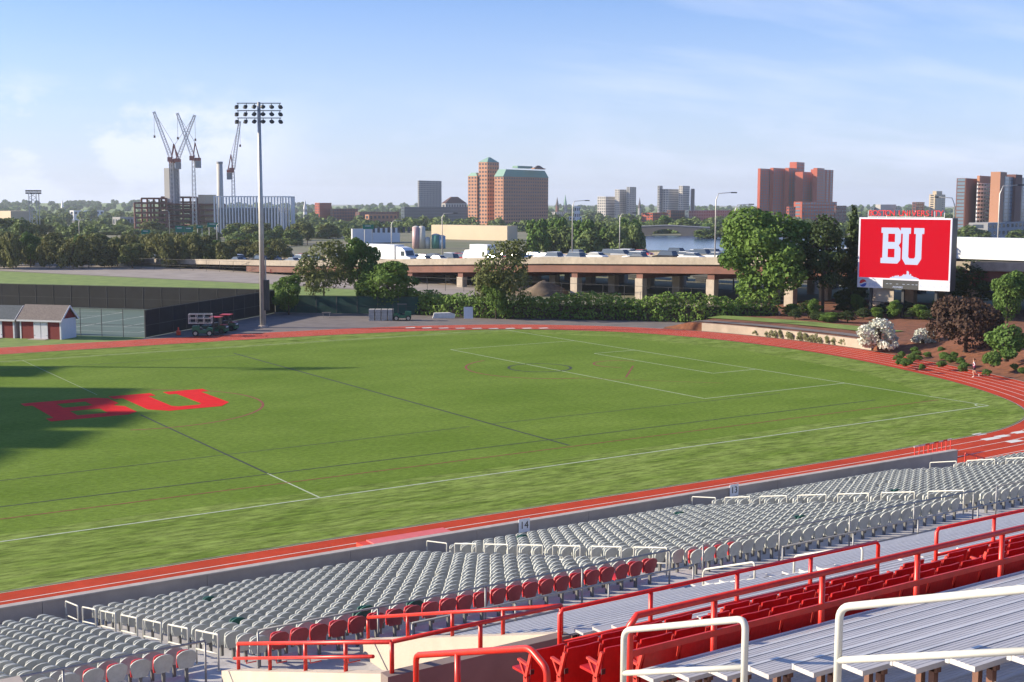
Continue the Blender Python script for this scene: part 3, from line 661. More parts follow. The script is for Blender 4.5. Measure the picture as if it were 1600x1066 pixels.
for r_i, (y, t) in enumerate(redrows):
    k = 0; x = -18.15
    while x < 1.5:
        k += 1
        gap = (r_i == 0 and k in (6, 13)) or (-10.4 < x < -9.3 and r_i < 2)
        if not gap:
            dn = RN.rand() < .22
            e = empty('folding_seat', (x, y, t-.84), 0, ('red folding stadium seat with its seat board down' if dn else 'red folding stadium seat with its board tipped up') + (', front row by the red guard rail' if r_i == 0 else ', last row against the red panel' if r_i == 3 else (', second red row behind the guard rail' if r_i == 1 else ', third red row behind the guard rail')), 'seat', 'red folding seats, row %d%s' % (r_i+1, ' down' if dn else ''))
            inst(rbm, 'backrest', e); inst(rpm[1 if dn else 0], 'seat_pan', e); s = inst(rsm, 'standard', e, (-.295, 0, 0)); inst(bltm, 'bolt_plate', e)
        x += .595
# ================================================================== vegetation
def leafmat(name, c1, c2, scale=0.35, trans=0.22):
    return mat(name, c1, 0.75, col2=c2, var=0.0, scale=scale, detail=6, trans=trans, spec=0.25)
M_leafA = leafmat('leaf_bright', (0.078, 0.150, 0.024), (0.15, 0.24, 0.048))
M_leafB = leafmat('leaf_mid', (0.068, 0.135, 0.028), (0.135, 0.22, 0.05))
M_leafC = leafmat('leaf_olive', (0.090, 0.115, 0.034), (0.17, 0.19, 0.062))
M_leafD = leafmat('leaf_dark', (0.035, 0.062, 0.02), (0.075, 0.11, 0.034))
M_leafP = leafmat('leaf_purple', (0.050, 0.030, 0.022), (0.110, 0.062, 0.040))
M_leafF = leafmat('leaf_far', (0.095, 0.145, 0.04), (0.17, 0.225, 0.075), scale=0.08)
M_flower = leafmat('blossom', (0.45, 0.47, 0.38), (0.75, 0.75, 0.68), 2.0)
M_bark = mat('bark', (0.075, 0.055, 0.042), 0.9, var=0.3, scale=3)
def leaf_cloud(lobes, n, size, seed=0, gap=0.35, flat=0.5):
    rs = np.random.RandomState(seed); vol = np.array([l[3]*l[4]*l[5] for l in lobes])**(2/3); vol /= vol.sum()
    ph = rs.uniform(0, 6.28, (6, 3)); fr = rs.uniform(.35, 1.1, (6, 3)); C_ = []; N_ = []
    while len(C_) < n:
        l = lobes[rs.choice(len(lobes), p=vol)]; d = rs.normal(size=3); d /= np.linalg.norm(d)
        if d[2] < -0.55 and rs.rand() < .7: continue
        rr = rs.uniform(.62, 1.03)**.7; p = np.array(l[:3])+d*np.array(l[3:6])*rr
        q = sum(math.sin(fr[k]@p*2.2/max(.6, size*3)+ph[k, 0]) for k in range(6))/6
        if q < -gap+rs.uniform(-.1, .1): continue
        C_.append(p); N_.append(d)
    C_ = np.array(C_); N_ = np.array(N_)+rs.normal(size=(n, 3))*.75; N_[:, 2] += flat*.5; N_ /= np.linalg.norm(N_, axis=1)[:, None]
    t = np.cross(N_, rs.normal(size=(n, 3))); t /= np.linalg.norm(t, axis=1)[:, None]; bt = np.cross(N_, t)
    s = (size*rs.uniform(.55, 1.25, n))[:, None]; a = s*rs.uniform(.7, 1.0, n)[:, None]
    V = np.stack([C_-t*s-bt*a*.3, C_+bt*-a, C_+t*s-bt*a*.2, C_+bt*a], 1).reshape(-1, 3)
    b = MB(); b.v = [tuple(v) for v in V.tolist()]; b.f = [(4*i, 4*i+1, 4*i+2, 4*i+3) for i in range(n)]; b.m = [0]*n
    return b
def blob_lobes(w, h, z0, k, seed, sq=1.0):
    rs = np.random.RandomState(seed); L = [(0, 0, z0+h*.5, w*.62, w*.62*sq, h*.46)]
    for i in range(k):
        a = rs.uniform(0, 6.28); e = rs.uniform(.12, .95); rad = w*.62*math.sqrt(max(.05, 1-(2*e-1)**2)); r = w*rs.uniform(.22, .42)
        L.append((math.cos(a)*rad, math.sin(a)*rad*sq, z0+h*e*.9, r, r*sq, r*rs.uniform(.6, .95)))
    return L
def trunk(b, h, r, w, z0, seed, n=6):
    rs = np.random.RandomState(seed+99); b.tube([(0, 0, -.2), (.05*h*rs.uniform(-1, 1)*.3, 0, h*.35), (rs.uniform(-.03, .03)*h, rs.uniform(-.03, .03)*h, h*.8)], [r, r*.75, r*.25], 7)
    for i in range(n):
        a = rs.uniform(0, 6.28); zs = rs.uniform(.3, .65)*h; ze = zs+rs.uniform(.15, .35)*h; k = rs.uniform(.35, .75)*w
        b.tube([(0, 0, zs), (math.cos(a)*k*.5, math.sin(a)*k*.5, (zs+ze)/2+.03*h), (math.cos(a)*k, math.sin(a)*k, ze)], [r*.45, r*.3, r*.08], 5)
    return b
TREES = {}
def tree_proto(key, w, h, z0f, n, size, m, k=9, seed=1, gap=.35, tr=.22):
    c = leaf_cloud(blob_lobes(w/2/.95, h*(1-z0f), h*z0f, k, seed), n, size, seed, gap).mesh('crown', m); t = trunk(MB(), h, tr, w/2, z0f*h, seed).mesh('trunk', M_bark, True)
    TREES[key] = (c, t, w, h)
def plant(key, loc, w, h, label, cat='tree', name='tree', group=None, rz=None, tr=True):
    c, t, pw, ph = TREES[key]; e = empty(name, loc, RN.uniform(0, 6.28) if rz is None else rz, label, cat, group); e.scale = (w/pw, w/pw, h/ph)
    inst(c, 'crown', e)
    if tr: inst(t, 'trunk', e)
    return e
tree_proto('dense', 12, 12, .12, 13000, .22, M_leafA, 14, 3, .42)
tree_proto('dense2', 8, 9, .08, 8500, .19, M_leafA, 11, 8, .40)
tree_proto('mid', 9, 10, .18, 7500, .21, M_leafB, 11, 12, .22)
tree_proto('loose', 10, 11, .22, 5200, .19, M_leafC, 13, 21, -.02, .16)
tree_proto('scrub', 9, 7, .0, 3200, .30, leafmat('leaf_scrub', (0.10, 0.108, 0.034), (0.185, 0.19, 0.062)), 13, 23, .12, .12)
tree_proto('dark', 7, 13, .2, 6500, .2, M_leafD, 10, 33, .15)
tree_proto('purple', 8, 5.5, .02, 5200, .17, M_leafP, 10, 41, .35)
tree_proto('shrub', 4, 3, .0, 2600, .14, M_leafB, 8, 52, .5)
tree_proto('tuft', 4, 3, .0, 1400, .16, leafmat('leaf_tuft', (0.17, 0.19, 0.08), (0.30, 0.31, 0.15)), 8, 54, .5)
tree_proto('flower', 4, 3, .0, 2600, .13, M_flower, 9, 57, .25)
tree_proto('farA', 14, 12, .05, 1500, .75, M_leafF, 9, 61, .5); tree_proto('farB', 16, 10, .05, 1500, .8, M_leafB, 9, 67, .45); tree_proto('farC', 10, 9, .12, 1500, .5, M_leafC, 9, 71, .25)
def pine_mesh(h, w, n, seed):
    rs = np.random.RandomState(seed); L = []
    for i in range(16):
        z = h*(.14+.84*i/16); r = w/2*(1-i/17)*rs.uniform(.8, 1.15)+.15
        for k in range(5):
            a = rs.uniform(0, 6.28); L.append((math.cos(a)*r*.55, math.sin(a)*r*.55, z-.15*r+rs.uniform(-.25, .25), r*.55, r*.55, .45))
    return leaf_cloud(L, n, .20, seed, .7)
TREES['pine'] = (pine_mesh(13, 5, 6500, 5).mesh('crown', M_leafD), MB().tube([(0, 0, -.2), (0, 0, 12.6)], [.2, .03], 7).mesh('trunk', M_bark, True), 5, 13)
def ppx(key, px, pyb, pyt, hw, D, label, z=0.0, **k):
    """tree whose foot stands on the ground (height z) in line with the pixel column px, at depth D"""
    p = gd(px, 400, D); h = (pyb-pyt)*D/F; return plant(key, (p[0], p[1], z), 2*hw*D/F, h, label, **k)
ppx('dense', 1205, 500, 333, 92, 172, 'big bright green broadleaf tree at the end of the clipped hedge', BEDZ*.5)
ppx('dark', 1288, 500, 338, 45, 169, 'dark tree with a bare trunk between the broadleaf tree and the scoreboard', BEDZ)
ppx('pine', 1332, 490, 318, 26, 172, 'slim pointed pine just behind the left edge of the scoreboard', BEDZ, cat='tree', name='pine_tree')
ppx('dark', 1520, 490, 400, 45, 168, 'dark green tree right of the scoreboard, before the viaduct', BEDZ, )
ppx('loose', 505, 490, 375, 48, 180, 'olive loose-crowned tree behind the green screen fence by the light pole')
ppx('mid', 565, 490, 378, 38, 184, 'tall dark tree behind the dense round tree at the green fence')
ppx('dense2', 605, 492, 408, 52, 178, 'dense round bright tree overhanging the green fence above the forklift')
ppx('dense2', 450, 488, 425, 26, 176, 'small rounded green bush at the fence right of the light pole', name='bush', cat='bush')
ppx('loose', 786, 496, 370, 58, 171, 'thin brownish tree with bare branches rising from the hedge before the viaduct')
ppx('dense2', 775, 496, 425, 24, 170, 'ivy covered lower stem mass under the thin brownish tree', name='ivy', cat='ivy')
ppx('purple', 1515, 545, 455, 62, 127, 'dark purple leaved shrub on the mulch bank', .9, name='shrub', cat='shrub')
ppx('flower', 1379, 546, 497, 36, 133, 'large white flowering shrub at the foot of the scoreboard bank', .5, name='shrub', cat='shrub')
ppx('flower', 1447, 532, 507, 22, 134, 'smaller white flowering shrub beside the purple shrub', .9, name='shrub', cat='shrub')
ppx('mid', 1578, 500, 400, 34, 140, 'yellowish green young tree at the edge of the viaduct by the semi trailer', 1.2)
ppx('shrub', 1580, 556, 498, 40, 118, 'low dark green shrub on the mulch beyond the purple shrub', 1.2, name='shrub', cat='shrub')
ppx('shrub', 1560, 545, 520, 18, 116, 'small bright shrub on the mulch bank above the runner', .8, name='shrub', cat='shrub')
ppx('flower', 1214, 503, 490, 13, 168, 'little white flowering bush at the end of the hedge', BEDZ*.5, name='bush', cat='bush')
for k in range(20):
    px = 1168+RN.uniform(-4, 4)+k*9.0; q = gz(px, 527+(px-1180)*.118-3, 0.0)
    plant('tuft', (q[0]-.2, q[1]-.2, 0.02), .8+.3*RN.rand(), .7+.35*RN.rand(), 'tuft of pale grass at the foot of the tan retaining wall', 'grass tuft', 'grass_tuft', 'grass tufts along the retaining wall', tr=False)
for k, (px, py) in enumerate(((1470, 548), (1490, 556), (1430, 548), (1500, 565), (1450, 556), (1540, 566), (1478, 560), (1585, 575))):
    q = gz(px, py, .6); plant('shrub', (q[0], q[1], .45), 1.0, .6, 'small green plant dotted on the red mulch bank', 'plant', 'bed_plant', 'small plants on the mulch', tr=False)
for k in range(26):
    px = 1240+k*11+RN.uniform(-6, 6); D = RN.uniform(160, 172) if px > 1345 and px < 1490 else RN.uniform(156, 170)
    ppx('dark' if k % 3 else 'dense2', px, 500, 500-RN.uniform(16, 34), RN.uniform(12, 20), D, 'dark green undergrowth shrub behind the scoreboard bank', BEDZ*.8, name='shrub', cat='shrub', group='undergrowth behind the bank')
for k in range(22):
    px = RN.uniform(1395, 1600); py = RN.uniform(548, 572)+(px-1400)*.09; q = gz(px, py, .7)
    if not any(abs(px-a) < 6 for a in (1522,)): plant('shrub', (q[0]+.8, q[1]+.4, .35), RN.uniform(.7, 1.5), RN.uniform(.4, .9), 'little green plant scattered over the mulch slope above the runner', 'plant', 'bed_plant', 'scattered plants on the mulch slope', tr=False)
# clipped hedge
hp = [gz(*p)[:2] for p in ((632, 490), (690, 495), (760, 498), (900, 500), (1000, 502), (1100, 505), (1215, 505))]
lob = []
for a, c in zip(hp, hp[1:]):
    L = np.linalg.norm(c-a); m_ = max(2, int(L/1.4))
    for i in range(m_):
        q = a+(c-a)*(i+.5)/m_; hgt = 3.5+.5*math.sin(q[0]*.7)+RN.uniform(-.3, .35)
        for zq in (.5, 1.4, 2.2, hgt-.7): lob.append((q[0]+RN.uniform(-.3, .3)+.6, q[1]+RN.uniform(-.3, .3)+.6, zq, 1.15, 1.15, .85))
he = empty('hedge', (*hp[0], 0), 0, 'long leafy green hedge behind the far bend of the track', 'hedge')
hb = leaf_cloud(lob, 19000, .17, 5, .55); hb.v = [(v[0]-hp[0][0], v[1]-hp[0][1], max(.02, v[2])) for v in hb.v]
hb.build('foliage', leafmat('leaf_hedge', (0.10, 0.185, 0.03), (0.185, 0.28, 0.058)), he); core = MB()
for a, c in zip(hp, hp[1:]): core.bar((*(a-hp[0]+.7), 1.0), (*(c-hp[0]+.7), 1.0), .5, 2.0)
core.build('stems', M_bark, he)
# tree belt along the road on the left, and trees around the river
for k in range(84):
    px = -25+k*5.6+RN.uniform(-7, 7); D = 300+RN.uniform(-10, 60); lo = RN.rand()
    top = 372+RN.uniform(-8, 10)+(8 if px > 330 else 0); base = 316+15.8*F/D
    ppx('scrub' if lo < .7 else 'farC' if lo < .88 else 'mid', px, base, top, RN.uniform(17, 27), D, 'scrubby olive roadside tree in the belt behind the service road', group='roadside tree belt')
for k in range(60):
    px = RN.uniform(-10, 560); D = RN.uniform(430, 620); base = 316+15.8*F/D
    ppx('farA' if k % 3 else 'farC', px, base, RN.uniform(347, 366)-(8 if px < 120 else 0), RN.uniform(14, 26), D, 'mid green tree among the highway slip roads beyond the belt', group='trees by the highway')
for k in range(34):
    px = 845+k*8.2+RN.uniform(-6, 6); D = RN.uniform(380, 410) if px < 995 else RN.uniform(640, 700)
    if 1000 < px < 1110 and D < 600: D = 660
    ppx('farA' if k % 4 else 'farB', px, 316+15.8*F/D, RN.uniform(341, 357) if px < 1000 else RN.uniform(336, 352), RN.uniform(17, 28), D, 'rounded pale green riverbank tree beyond the viaduct', group='riverbank trees')
for px, top in ((1512, 345), (1530, 352), (1590, 352), (1606, 356), (1350, 350), (1370, 352), (1310, 345), (1100, 352), (1140, 345)):
    ppx('farA', px, 368, top, 24, 560, 'bright green tree seen over the viaduct near the scoreboard', group='trees behind scoreboard')
# ================================================================== poles, fences, sheds
M_steel = mat('galv_pole', (0.46, 0.45, 0.43), 0.5, metal=0.5, var=0.1, scale=1); M_dkmet = mat('dark_metal', (0.035, 0.037, 0.04), 0.5, var=0.1); M_lens = mat('lamp_lens', (0.25, 0.27, 0.28), 0.2, var=0)
def floodlight(loc, rz, label, H=28.0):
    e = empty('floodlight_pole', loc, rz, label, 'light pole')
    MB().tube([(0, 0, 0), (0, 0, H*.5), (0, 0, H)], [.38, .30, .20], 12).build('pole', M_steel, e, smooth=True)
    MB().lathe([(.62, 0), (.62, .25), (.45, .3)], n=12).build('base', M_conc_w, e)
    MB().box(.25, .85, -.3, .3, 2.2, 6.0).build('cabinet', M_dkmet, e); MB().tube([(.45, 0, 5.8), (.45, 0, 8.8)], .09, 6).build('conduit', M_steel, e)
    for j in range(3):
        z = H-.15-j*.9; arm = MB().box(-2.75, 2.75, -.07, .07, z-.05, z+.07).build('crossarm', M_steel, e)
        for k in range(6):
            x = -2.6+k*1.04; b = MB(); b.tube([(x, 0, z-.05), (x, 0, z-.3)], .05, 5); b.lathe([(.12, 0), (.31, .2), (.33, .27), (.1, .5)], (0, 0, 0), 10)
            st = len(b.v)-40; Mx = Matrix.Translation((x, -.08, z-.62)) @ Matrix.Rotation(.75, 4, 'X') @ Matrix.Rotation((k-2.5)*.22, 4, 'Y')
            b.xf(Mx, st); b.build('lamp_head', M_dkmet, arm)
    return e
pb = gz(411, 512); floodlight((pb[0], pb[1], 0), -.62, 'tall grey floodlight pole with three rows of lamps by the tennis fence')
floodlight((-33.6, 88.0, 0), -.2, 'tall floodlight pole beside the sheds whose shadow crosses the field')
# court fences: dark mesh screens on posts
M_screen = mat('windscreen', (0.012, 0.013, 0.015), 0.9, var=0.3, scale=0.6); M_gscreen = mat('green_screen', (0.014, 0.060, 0.045), 0.85, var=0.25, scale=0.5)
def fence(a, c, h, m, label, step=3.0, z0=0.05, gapz=.0, name='fence', mats=None):
    a = np.array(a, float); c = np.array(c, float); L = np.linalg.norm(c-a); rz = math.atan2(c[1]-a[1], c[0]-a[0])
    e = empty(name, (a[0], a[1], 0), rz, label, 'fence'); n = max(1, int(round(L/step)))
    for k in range(n+1): MB().tube([(L*k/n, 0, 0), (L*k/n, 0, h+.08)], .04, 6).build('post', M_dkmet, e)
    if m:
        for k in range(n): MB().box(L*k/n+.04, L*(k+1)/n-.04, -.008, .008, z0, h).build('screen_panel', m, e)
    MB().tube([(0, 0, h+.05), (L, 0, h+.05)], .03, 6).build('top_rail', M_dkmet, e)
    MB().tube([(0, 0, h*.45), (L, 0, h*.45)], .022, 6).build('mid_rail', M_dkmet, e)
    return e
e1 = np.array((.745, .667)); e2 = np.array((-.667, .745)); cA = np.array((16.8, 83.9)); cB = cA+e1*34.5
fence(cA, cB, 3.2, M_screen, 'black screened tennis court fence running back beside the parked carts')
fence(cA+e2*11.5, cA+e2*48, 3.2, M_screen, 'black screened front fence of the courts behind the sheds')
fence(cB, cB+e2*75, 3.3, M_screen, 'black screened back fence of the tennis courts')
fence(cA+e2*.1, cA+e2*11.4, 3.2, None, 'open front fence of the tennis court with bare posts', step=2.8)
sheet('tennis_court', [tuple(cA+e1*.2), tuple(cB), tuple(cB+e2*70), tuple(cA+e2*70)], 0.008, M_court)
for k in range(3):
    o = cA+e2*(4+k*17); q = [o+e1*5, o+e1*29, o+e1*29+e2*11, o+e1*5+e2*11]; tcourt = bpy.data.objects['tennis_court']
    for a, c in zip(q, q[1:]+q[:1]): strip(a, c, .12, M_white, 'court_line', .014, tcourt)
    strip(o+e1*10.5+e2*.1, o+e1*10.5+e2*10.9, .1, M_white, 'court_line', .016, tcourt); strip(o+e1*23.5+e2*.1, o+e1*23.5+e2*10.9, .1, M_white, 'court_line', .016, tcourt); strip(o+e1*10.6+e2*5.5, o+e1*23.4+e2*5.5, .1, M_white, 'court_line', .018, tcourt)
g0 = gz(420, 488)[:2]; g1 = gz(655, 493)[:2]
fence(cB+e1*.3, gz(655, 492)[:2], 2.5, M_gscreen, 'dark green screen fence under the trees behind the apron')
fa, fb = gz(-30, 411)[:2], gz(430, 428)[:2]
fence(fa, fb, 2.4, None, 'far chain link fence along the service road below the tree belt', step=4.0)
fence(gz(640, 452)[:2], gz(1230, 480)[:2], 2.2, None, 'thin chain link fence behind the hedge in front of the viaduct', step=4.0)
# sheds
M_shed = mat('shed_red', (0.20, 0.018, 0.020), 0.75, var=0.1, stretch=(8, 8, .3)); M_shwhite = mat('shed_white', (0.66, 0.66, 0.70), 0.6, var=0.04); M_shing = mat('shingle', (0.16, 0.135, 0.125), 0.9, var=0.25, scale=6); M_shing2 = mat('shingle_dark', (0.07, 0.085, 0.10), 0.9, var=0.25, scale=6)
def shed(loc, rz, L, dp, he, hr, label, roofm):
    e = empty('garden_shed', loc, rz, label, 'shed')
    MB().box(0, L, 0, dp, 0, he).build('wall', M_shed, e)
    g = MB(); g.add([(L, 0, he), (L, dp, he), (L, dp/2, hr-.1), (L-.05, 0, he), (L-.05, dp, he), (L-.05, dp/2, hr-.1)], [(0, 1, 2), (5, 4, 3), (0, 3, 4, 1), (1, 4, 5, 2), (2, 5, 3, 0)]); g.build('gable', M_shed, e)
    r = MB(); o = .25; sl = (hr-he)/(dp/2)
    for s in (0, 1):
        ya, yb2 = (-o, dp/2) if s == 0 else (dp+o, dp/2); za = he-o*sl
        r.add([(-o, ya, za), (L+o, ya, za), (L+o, yb2, hr), (-o, yb2, hr), (-o, ya, za+.1), (L+o, ya, za+.1), (L+o, yb2, hr+.1), (-o, yb2, hr+.1)], [(0, 1, 2, 3), (7, 6, 5, 4), (0, 4, 5, 1), (1, 5, 6, 2), (3, 2, 6, 7), (0, 3, 7, 4)])
    rf = r.build('roof', roofm, e, fix=True)
    for s, (ya, yb2) in enumerate(((-o, dp/2), (dp+o, dp/2))): MB().bar((L+o+.02, ya, he-o*sl+.02), (L+o+.02, yb2, hr+.02), .04, .2).build('fascia', M_shwhite, rf)
    MB().box(-o, L+o, -o-.03, -o, he-o*sl-.1, he-o*sl+.1).build('fascia', M_shwhite, rf)
    for x in (.0, L-.16): MB().box(x-.01, x+.17, -.03, -.002, 0, he-.1).build('corner_board', M_shwhite, e)
    MB().box(L+.002, L+.03, .0, dp, 0.0, he).build('end_board', M_shwhite, e)
    d = MB().box(L*.34, L*.68, -.06, -.004, .05, he-.28).build('door', M_shwhite, e)
    MB().box(L*.508, L*.514, -.07, -.058, .05, he-.28).build('door_gap', M_dkmet, d)
    for x in (L*.35, L*.65):
        for z in (.4, he-.6): MB().box(x, x+.12, -.075, -.058, z, z+.05).build('hinge', M_dkmet, d)
    MB().box(L*.3, L*.72, -1.0, -.06, 0, .06).build('ramp', M_conc_w, e)
    return e
a, c = gz(32, 529), gz(96, 531)
shed((a[0], a[1], 0), math.atan2(c[1]-a[1], c[0]-a[0]), np.linalg.norm(c-a), 3.0, 2.35, 3.75, 'red garden shed with white double doors and grey shingle roof beside the court', M_shing)
d_ = (c-a)/np.linalg.norm(c-a); a2 = a-d_*(5.6)
shed((a2[0]-.1, a2[1]+.1, 0), math.atan2(c[1]-a[1], c[0]-a[0]), 5.0, 3.0, 2.3, 3.6, 'second red shed with darker roof, left of the first shed', M_shing2)
wq = a+d_*5.3+np.array((.6, 1.2, 0)); MB().tube([(0, -.11, .42), (0, .11, .42)], .42, 16).build('spare_wheel', M_conc_w, None, 'round pale wheel leaning at the white end of the red shed', 'wheel', loc=(wq[0], wq[1], 0))
# ================================================================== machines by the track
M_gpaint = mat('machine_green', (0.010, 0.13, 0.06), 0.4, var=0.06); M_rpaint = mat('machine_red', (0.50, 0.02, 0.02), 0.4, var=0.05); M_tyre = mat('tyre', (0.02, 0.02, 0.02), 0.8, var=0.1); M_rim = mat('rim_tan', (0.55, 0.46, 0.33), 0.5, var=0.05); M_glass = mat('dark_glass', (0.03, 0.045, 0.06), 0.08, var=0, spec=0.8)
M_wpaint = mat('vehicle_white', (0.74, 0.75, 0.76), 0.3, var=0.03); M_frame = mat('pale_frame', (0.62, 0.60, 0.54), 0.5, var=0.05)
def wheel(e, x, y, r, w, rim=None, name='wheel'):
    b = MB().tube([(0, -w/2, 0), (0, w/2, 0)], r, 14).build(name, M_tyre, e, smooth=False); b.location = (x, y, r)
    q = MB().tube([(0, -w/2-.012, 0), (0, w/2+.012, 0)], r*.58, 12).build('rim', rim or M_rim, b); return b
def forklift(loc, rz, label, cage):
    e = empty('forklift', loc, rz, label, 'forklift')
    b = MB(); b.extrude_y([(-1.25, .35), (1.1, .35), (1.1, .9), (.5, 1.0), (.3, .75), (-.35, .75), (-.5, 1.25), (-1.25, 1.2)], -.5, .5); b.build('body', M_gpaint, e, fix=True)
    for x in (-.85, .75):
        for y in (-.55, .55): wheel(e, x, y, .36, .26)
    MB().box(-.5, -.05, -.3, .3, .75, .95).build('driver_seat', M_dkmet, e)
    g = MB()
    for x in (-.6, .55):
        for y in (-.45, .45): g.bar((x, y, .8), (x*.95, y, 2.15), .06)
    g.box(-.66, .62, -.5, .5, 2.15, 2.21); g.build('overhead_guard', M_dkmet, e)
    m = MB()
    for y in (-.3, .3): m.box(1.15, 1.25, y-.05, y+.05, .1, 2.3)
    for z in (.3, 1.2, 2.2): m.box(1.16, 1.24, -.3, .3, z, z+.08)
    m.build('mast', M_dkmet, e)
    for y in (-.25, .25): MB().box(1.25, 2.3, y-.06, y+.06, .08, .13).build('fork', M_dkmet, e)
    if cage:
        c_ = MB()
        for y in (-.7, .7):
            for z in (1.55, 2.1, 2.6): c_.bar((-1.6, y, z), (1.0, y, z), .06)
            for x in (-1.6, -.75, .1, 1.0): c_.bar((x, y, 1.5), (x, y, 2.6), .06)
        for x in (-1.6, 1.0):
            for z in (1.55, 2.6): c_.bar((x, -.7, z), (x, .7, z), .06)
        c_.build('lift_cage', M_frame, e)
    return e
p = gz(318, 525); forklift((p[0], p[1], 0), -.45, 'green lift truck with a pale railed platform beside the court fence', True)
p = gz(628, 501); forklift((p[0], p[1], 0), math.pi-.5, 'green forklift holding stacked blocks at the edge of the apron', False)
def cart(loc, rz, label):
    e = empty('utility_cart', loc, rz, label, 'cart')
    MB().extrude_y([(-1.5, .4), (1.4, .4), (1.45, .85), (.7, 1.05), (.4, .8), (-.3, .8), (-.3, 1.0), (-1.5, 1.0)], -.7, .7).build('body', mat('cart_green', (.012, .05, .03), .4, var=.05), e, fix=True)
    MB().box(-1.52, 1.43, -.72, .72, .30, .55).build('chassis', M_gpaint, e)
    for x in (-.95, .95):
        for y in (-.65, .65): wheel(e, x, y, .33, .22, M_dkmet)
    g = MB()
    for x in (-.3, .55):
        for y in (-.62, .62): g.bar((x+.1, y, .9), (x, y, 1.95), .05)
    g.build('roll_frame', M_dkmet, e); MB().box(-.5, .75, -.7, .7, 1.95, 2.03).build('roof', M_rpaint, e); MB().box(-.28, .1, -.55, .55, .8, 1.25).build('bench_seat', M_dkmet, e)
    MB().add([(.62, -.6, 1.0), (.62, .6, 1.0), (.55, .6, 1.9), (.55, -.6, 1.9)], [(0, 1, 2, 3)]).build('windscreen', M_glass, e)
    MB().box(.72, 1.40, -.55, .55, 1.06, 1.09).build('bonnet', M_rpaint, e); MB().box(1.40, 1.47, -.35, .35, .75, .88).build('bonnet_badge', M_wpaint, e); return e
p = gz(337, 521); cart((p[0], p[1], 0), -.7, 'red roofed utility cart next to the green lift truck'); p = gz(349, 518); cart((p[0]+.6, p[1]+.8, 0), -.7, 'red roofed utility cart farther from the lift truck, nearer the light pole')
p = gz(279, 524); ce = empty('safety_cone', (p[0], p[1], 0), 0, 'orange red safety can on the ground by the court fence', 'cone'); MB().box(-.25, .25, -.25, .25, 0, .05).build('base', M_tyre, ce); MB().lathe([(.26, .05), (.28, .5), (.10, .62), (.07, .95)], n=10).build('body', mat('cone_orange', (.7, .06, .02), .5), ce)
p = gz(596, 501); M_block = mat('grey_block', (0.42, 0.40, 0.36), 0.9, var=0.15, scale=2)
for ix in range(4):
    for iz in range(2):
        for iy in range(2):
            q = np.array((p[0], p[1]))+np.array((.85, -.52))*(ix*.85-1.3)+np.array((.52, .85))*(iy*.9)
            bk = MB(); bk.box(-.36, .36, -.36, .36, 0, .30); bk.box(-.30, .30, -.30, .30, .30, .36); bk.box(-.36, .36, -.36, .36, .36, .74)
            o = bk.build('weight_block', M_block, None, 'pale grey concrete weight block in the pile by the green forklift', 'block', 'stacked weight blocks', loc=(q[0], q[1], iz*.75)); o.rotation_euler = (0, 0, -.55)
p = gz(693, 497); MB().extrude_y([(-1.5, 0), (1.5, 0), (1.6, .5), (.9, .75), (-1.3, .7)], -.5, .5).build('covered_bundle', mat('tarp_white', (.6, .6, .58), .7, bump=.6, bscale=3), None, 'white wrapped bundle lying at the foot of the hedge', 'bundle', loc=(p[0], p[1], 0), fix=True).rotation_euler = (0, 0, -.5)
p = gz(732, 498); MB().extrude_x([(-.05, 0), (.05, 0), (.45, 1.55), (.37, 1.57)], -.62, .62).build('leaning_board', M_shwhite, None, 'grey white board leaning against the hedge', 'board', loc=(p[0], p[1], 0), fix=True).rotation_euler = (0, 0, -.5)
p = gz(510, 496); pe_ = empty('sawhorse', (p[0], p[1], 0), -.4, 'small wooden sawhorse on the apron before the green fence', 'sawhorse'); MB().box(-.6, .6, -.06, .06, .6, .72).build('beam', M_cwall, pe_)
for x in (-.45, .45):
    for s in (-1, 1): MB().bar((x, 0, .62), (x, s*.28, 0), .06).build('leg', M_cwall, pe_)
# ================================================================== scoreboard
M_frameL = mat('board_frame', (0.60, 0.60, 0.72), 0.4, var=0.03); M_scr = mat('screen_red', (0.02, 0.001, 0.002), 1.0, var=0, spec=0.0, emit=(0.50, 0.004, 0.014, 0.8)); M_scrw = mat('screen_white', (0.05, 0.05, 0.05), 1.0, var=0, spec=0.0, emit=(0.40, 0.44, 0.58, 0.85))
A = gd(1343.5, 340, 166); B = gd(1489, 340, 158); A[2] = B[2] = 0; bw = np.linalg.norm(B-A); ang = math.atan2(B[1]-A[1], B[0]-A[0])
sbd = empty('scoreboard', (A[0], A[1], BEDZ), ang, 'big red video scoreboard on posts reading BU, above the planted bank', 'scoreboard')
zA, zB_, zC, zD = 13.95-BEDZ, 5.9-BEDZ, 4.75-BEDZ, 0
def sp_(x0, x1, y0, y1, z0, z1, nm, m, par=sbd): return MB().box(x0, x1, y0, y1, z0, z1).build(nm, m, par)
sp_(0, bw, 0.0, 1.7, zC, zA, 'cabinet', M_dkmet); fr = .2
fm = MB(); fm.box(0, bw, -.15, -.002, zA-fr, zA); fm.box(0, bw, -.15, -.002, zB_, zB_+fr); fm.box(0, fr, -.15, -.002, zB_+fr, zA-fr); fm.box(bw-fr, bw, -.15, -.002, zB_+fr, zA-fr); fm.build('frame', M_frameL, sbd)
scr = sp_(fr, bw-fr, -.07, -.004, zB_+fr, zA-fr, 'screen', M_scr)
def wallpt(x, y, z): return (x, -.075-z, y)
h_ = zA-zB_
letter(*slab_B(bw*.25, zB_+h_*.265, bw*.215, h_*.575), 'screen_letter', M_scrw, scr, lambda x, y, z: wallpt(x, y, z), 0, .02)
letter(*slab_U(bw*.462, zB_+h_*.255, bw*.25, h_*.585), 'screen_letter', M_scrw, scr, lambda x, y, z: wallpt(x, y, z), .003, .026)
sk = MB(); rs = np.random.RandomState(3)
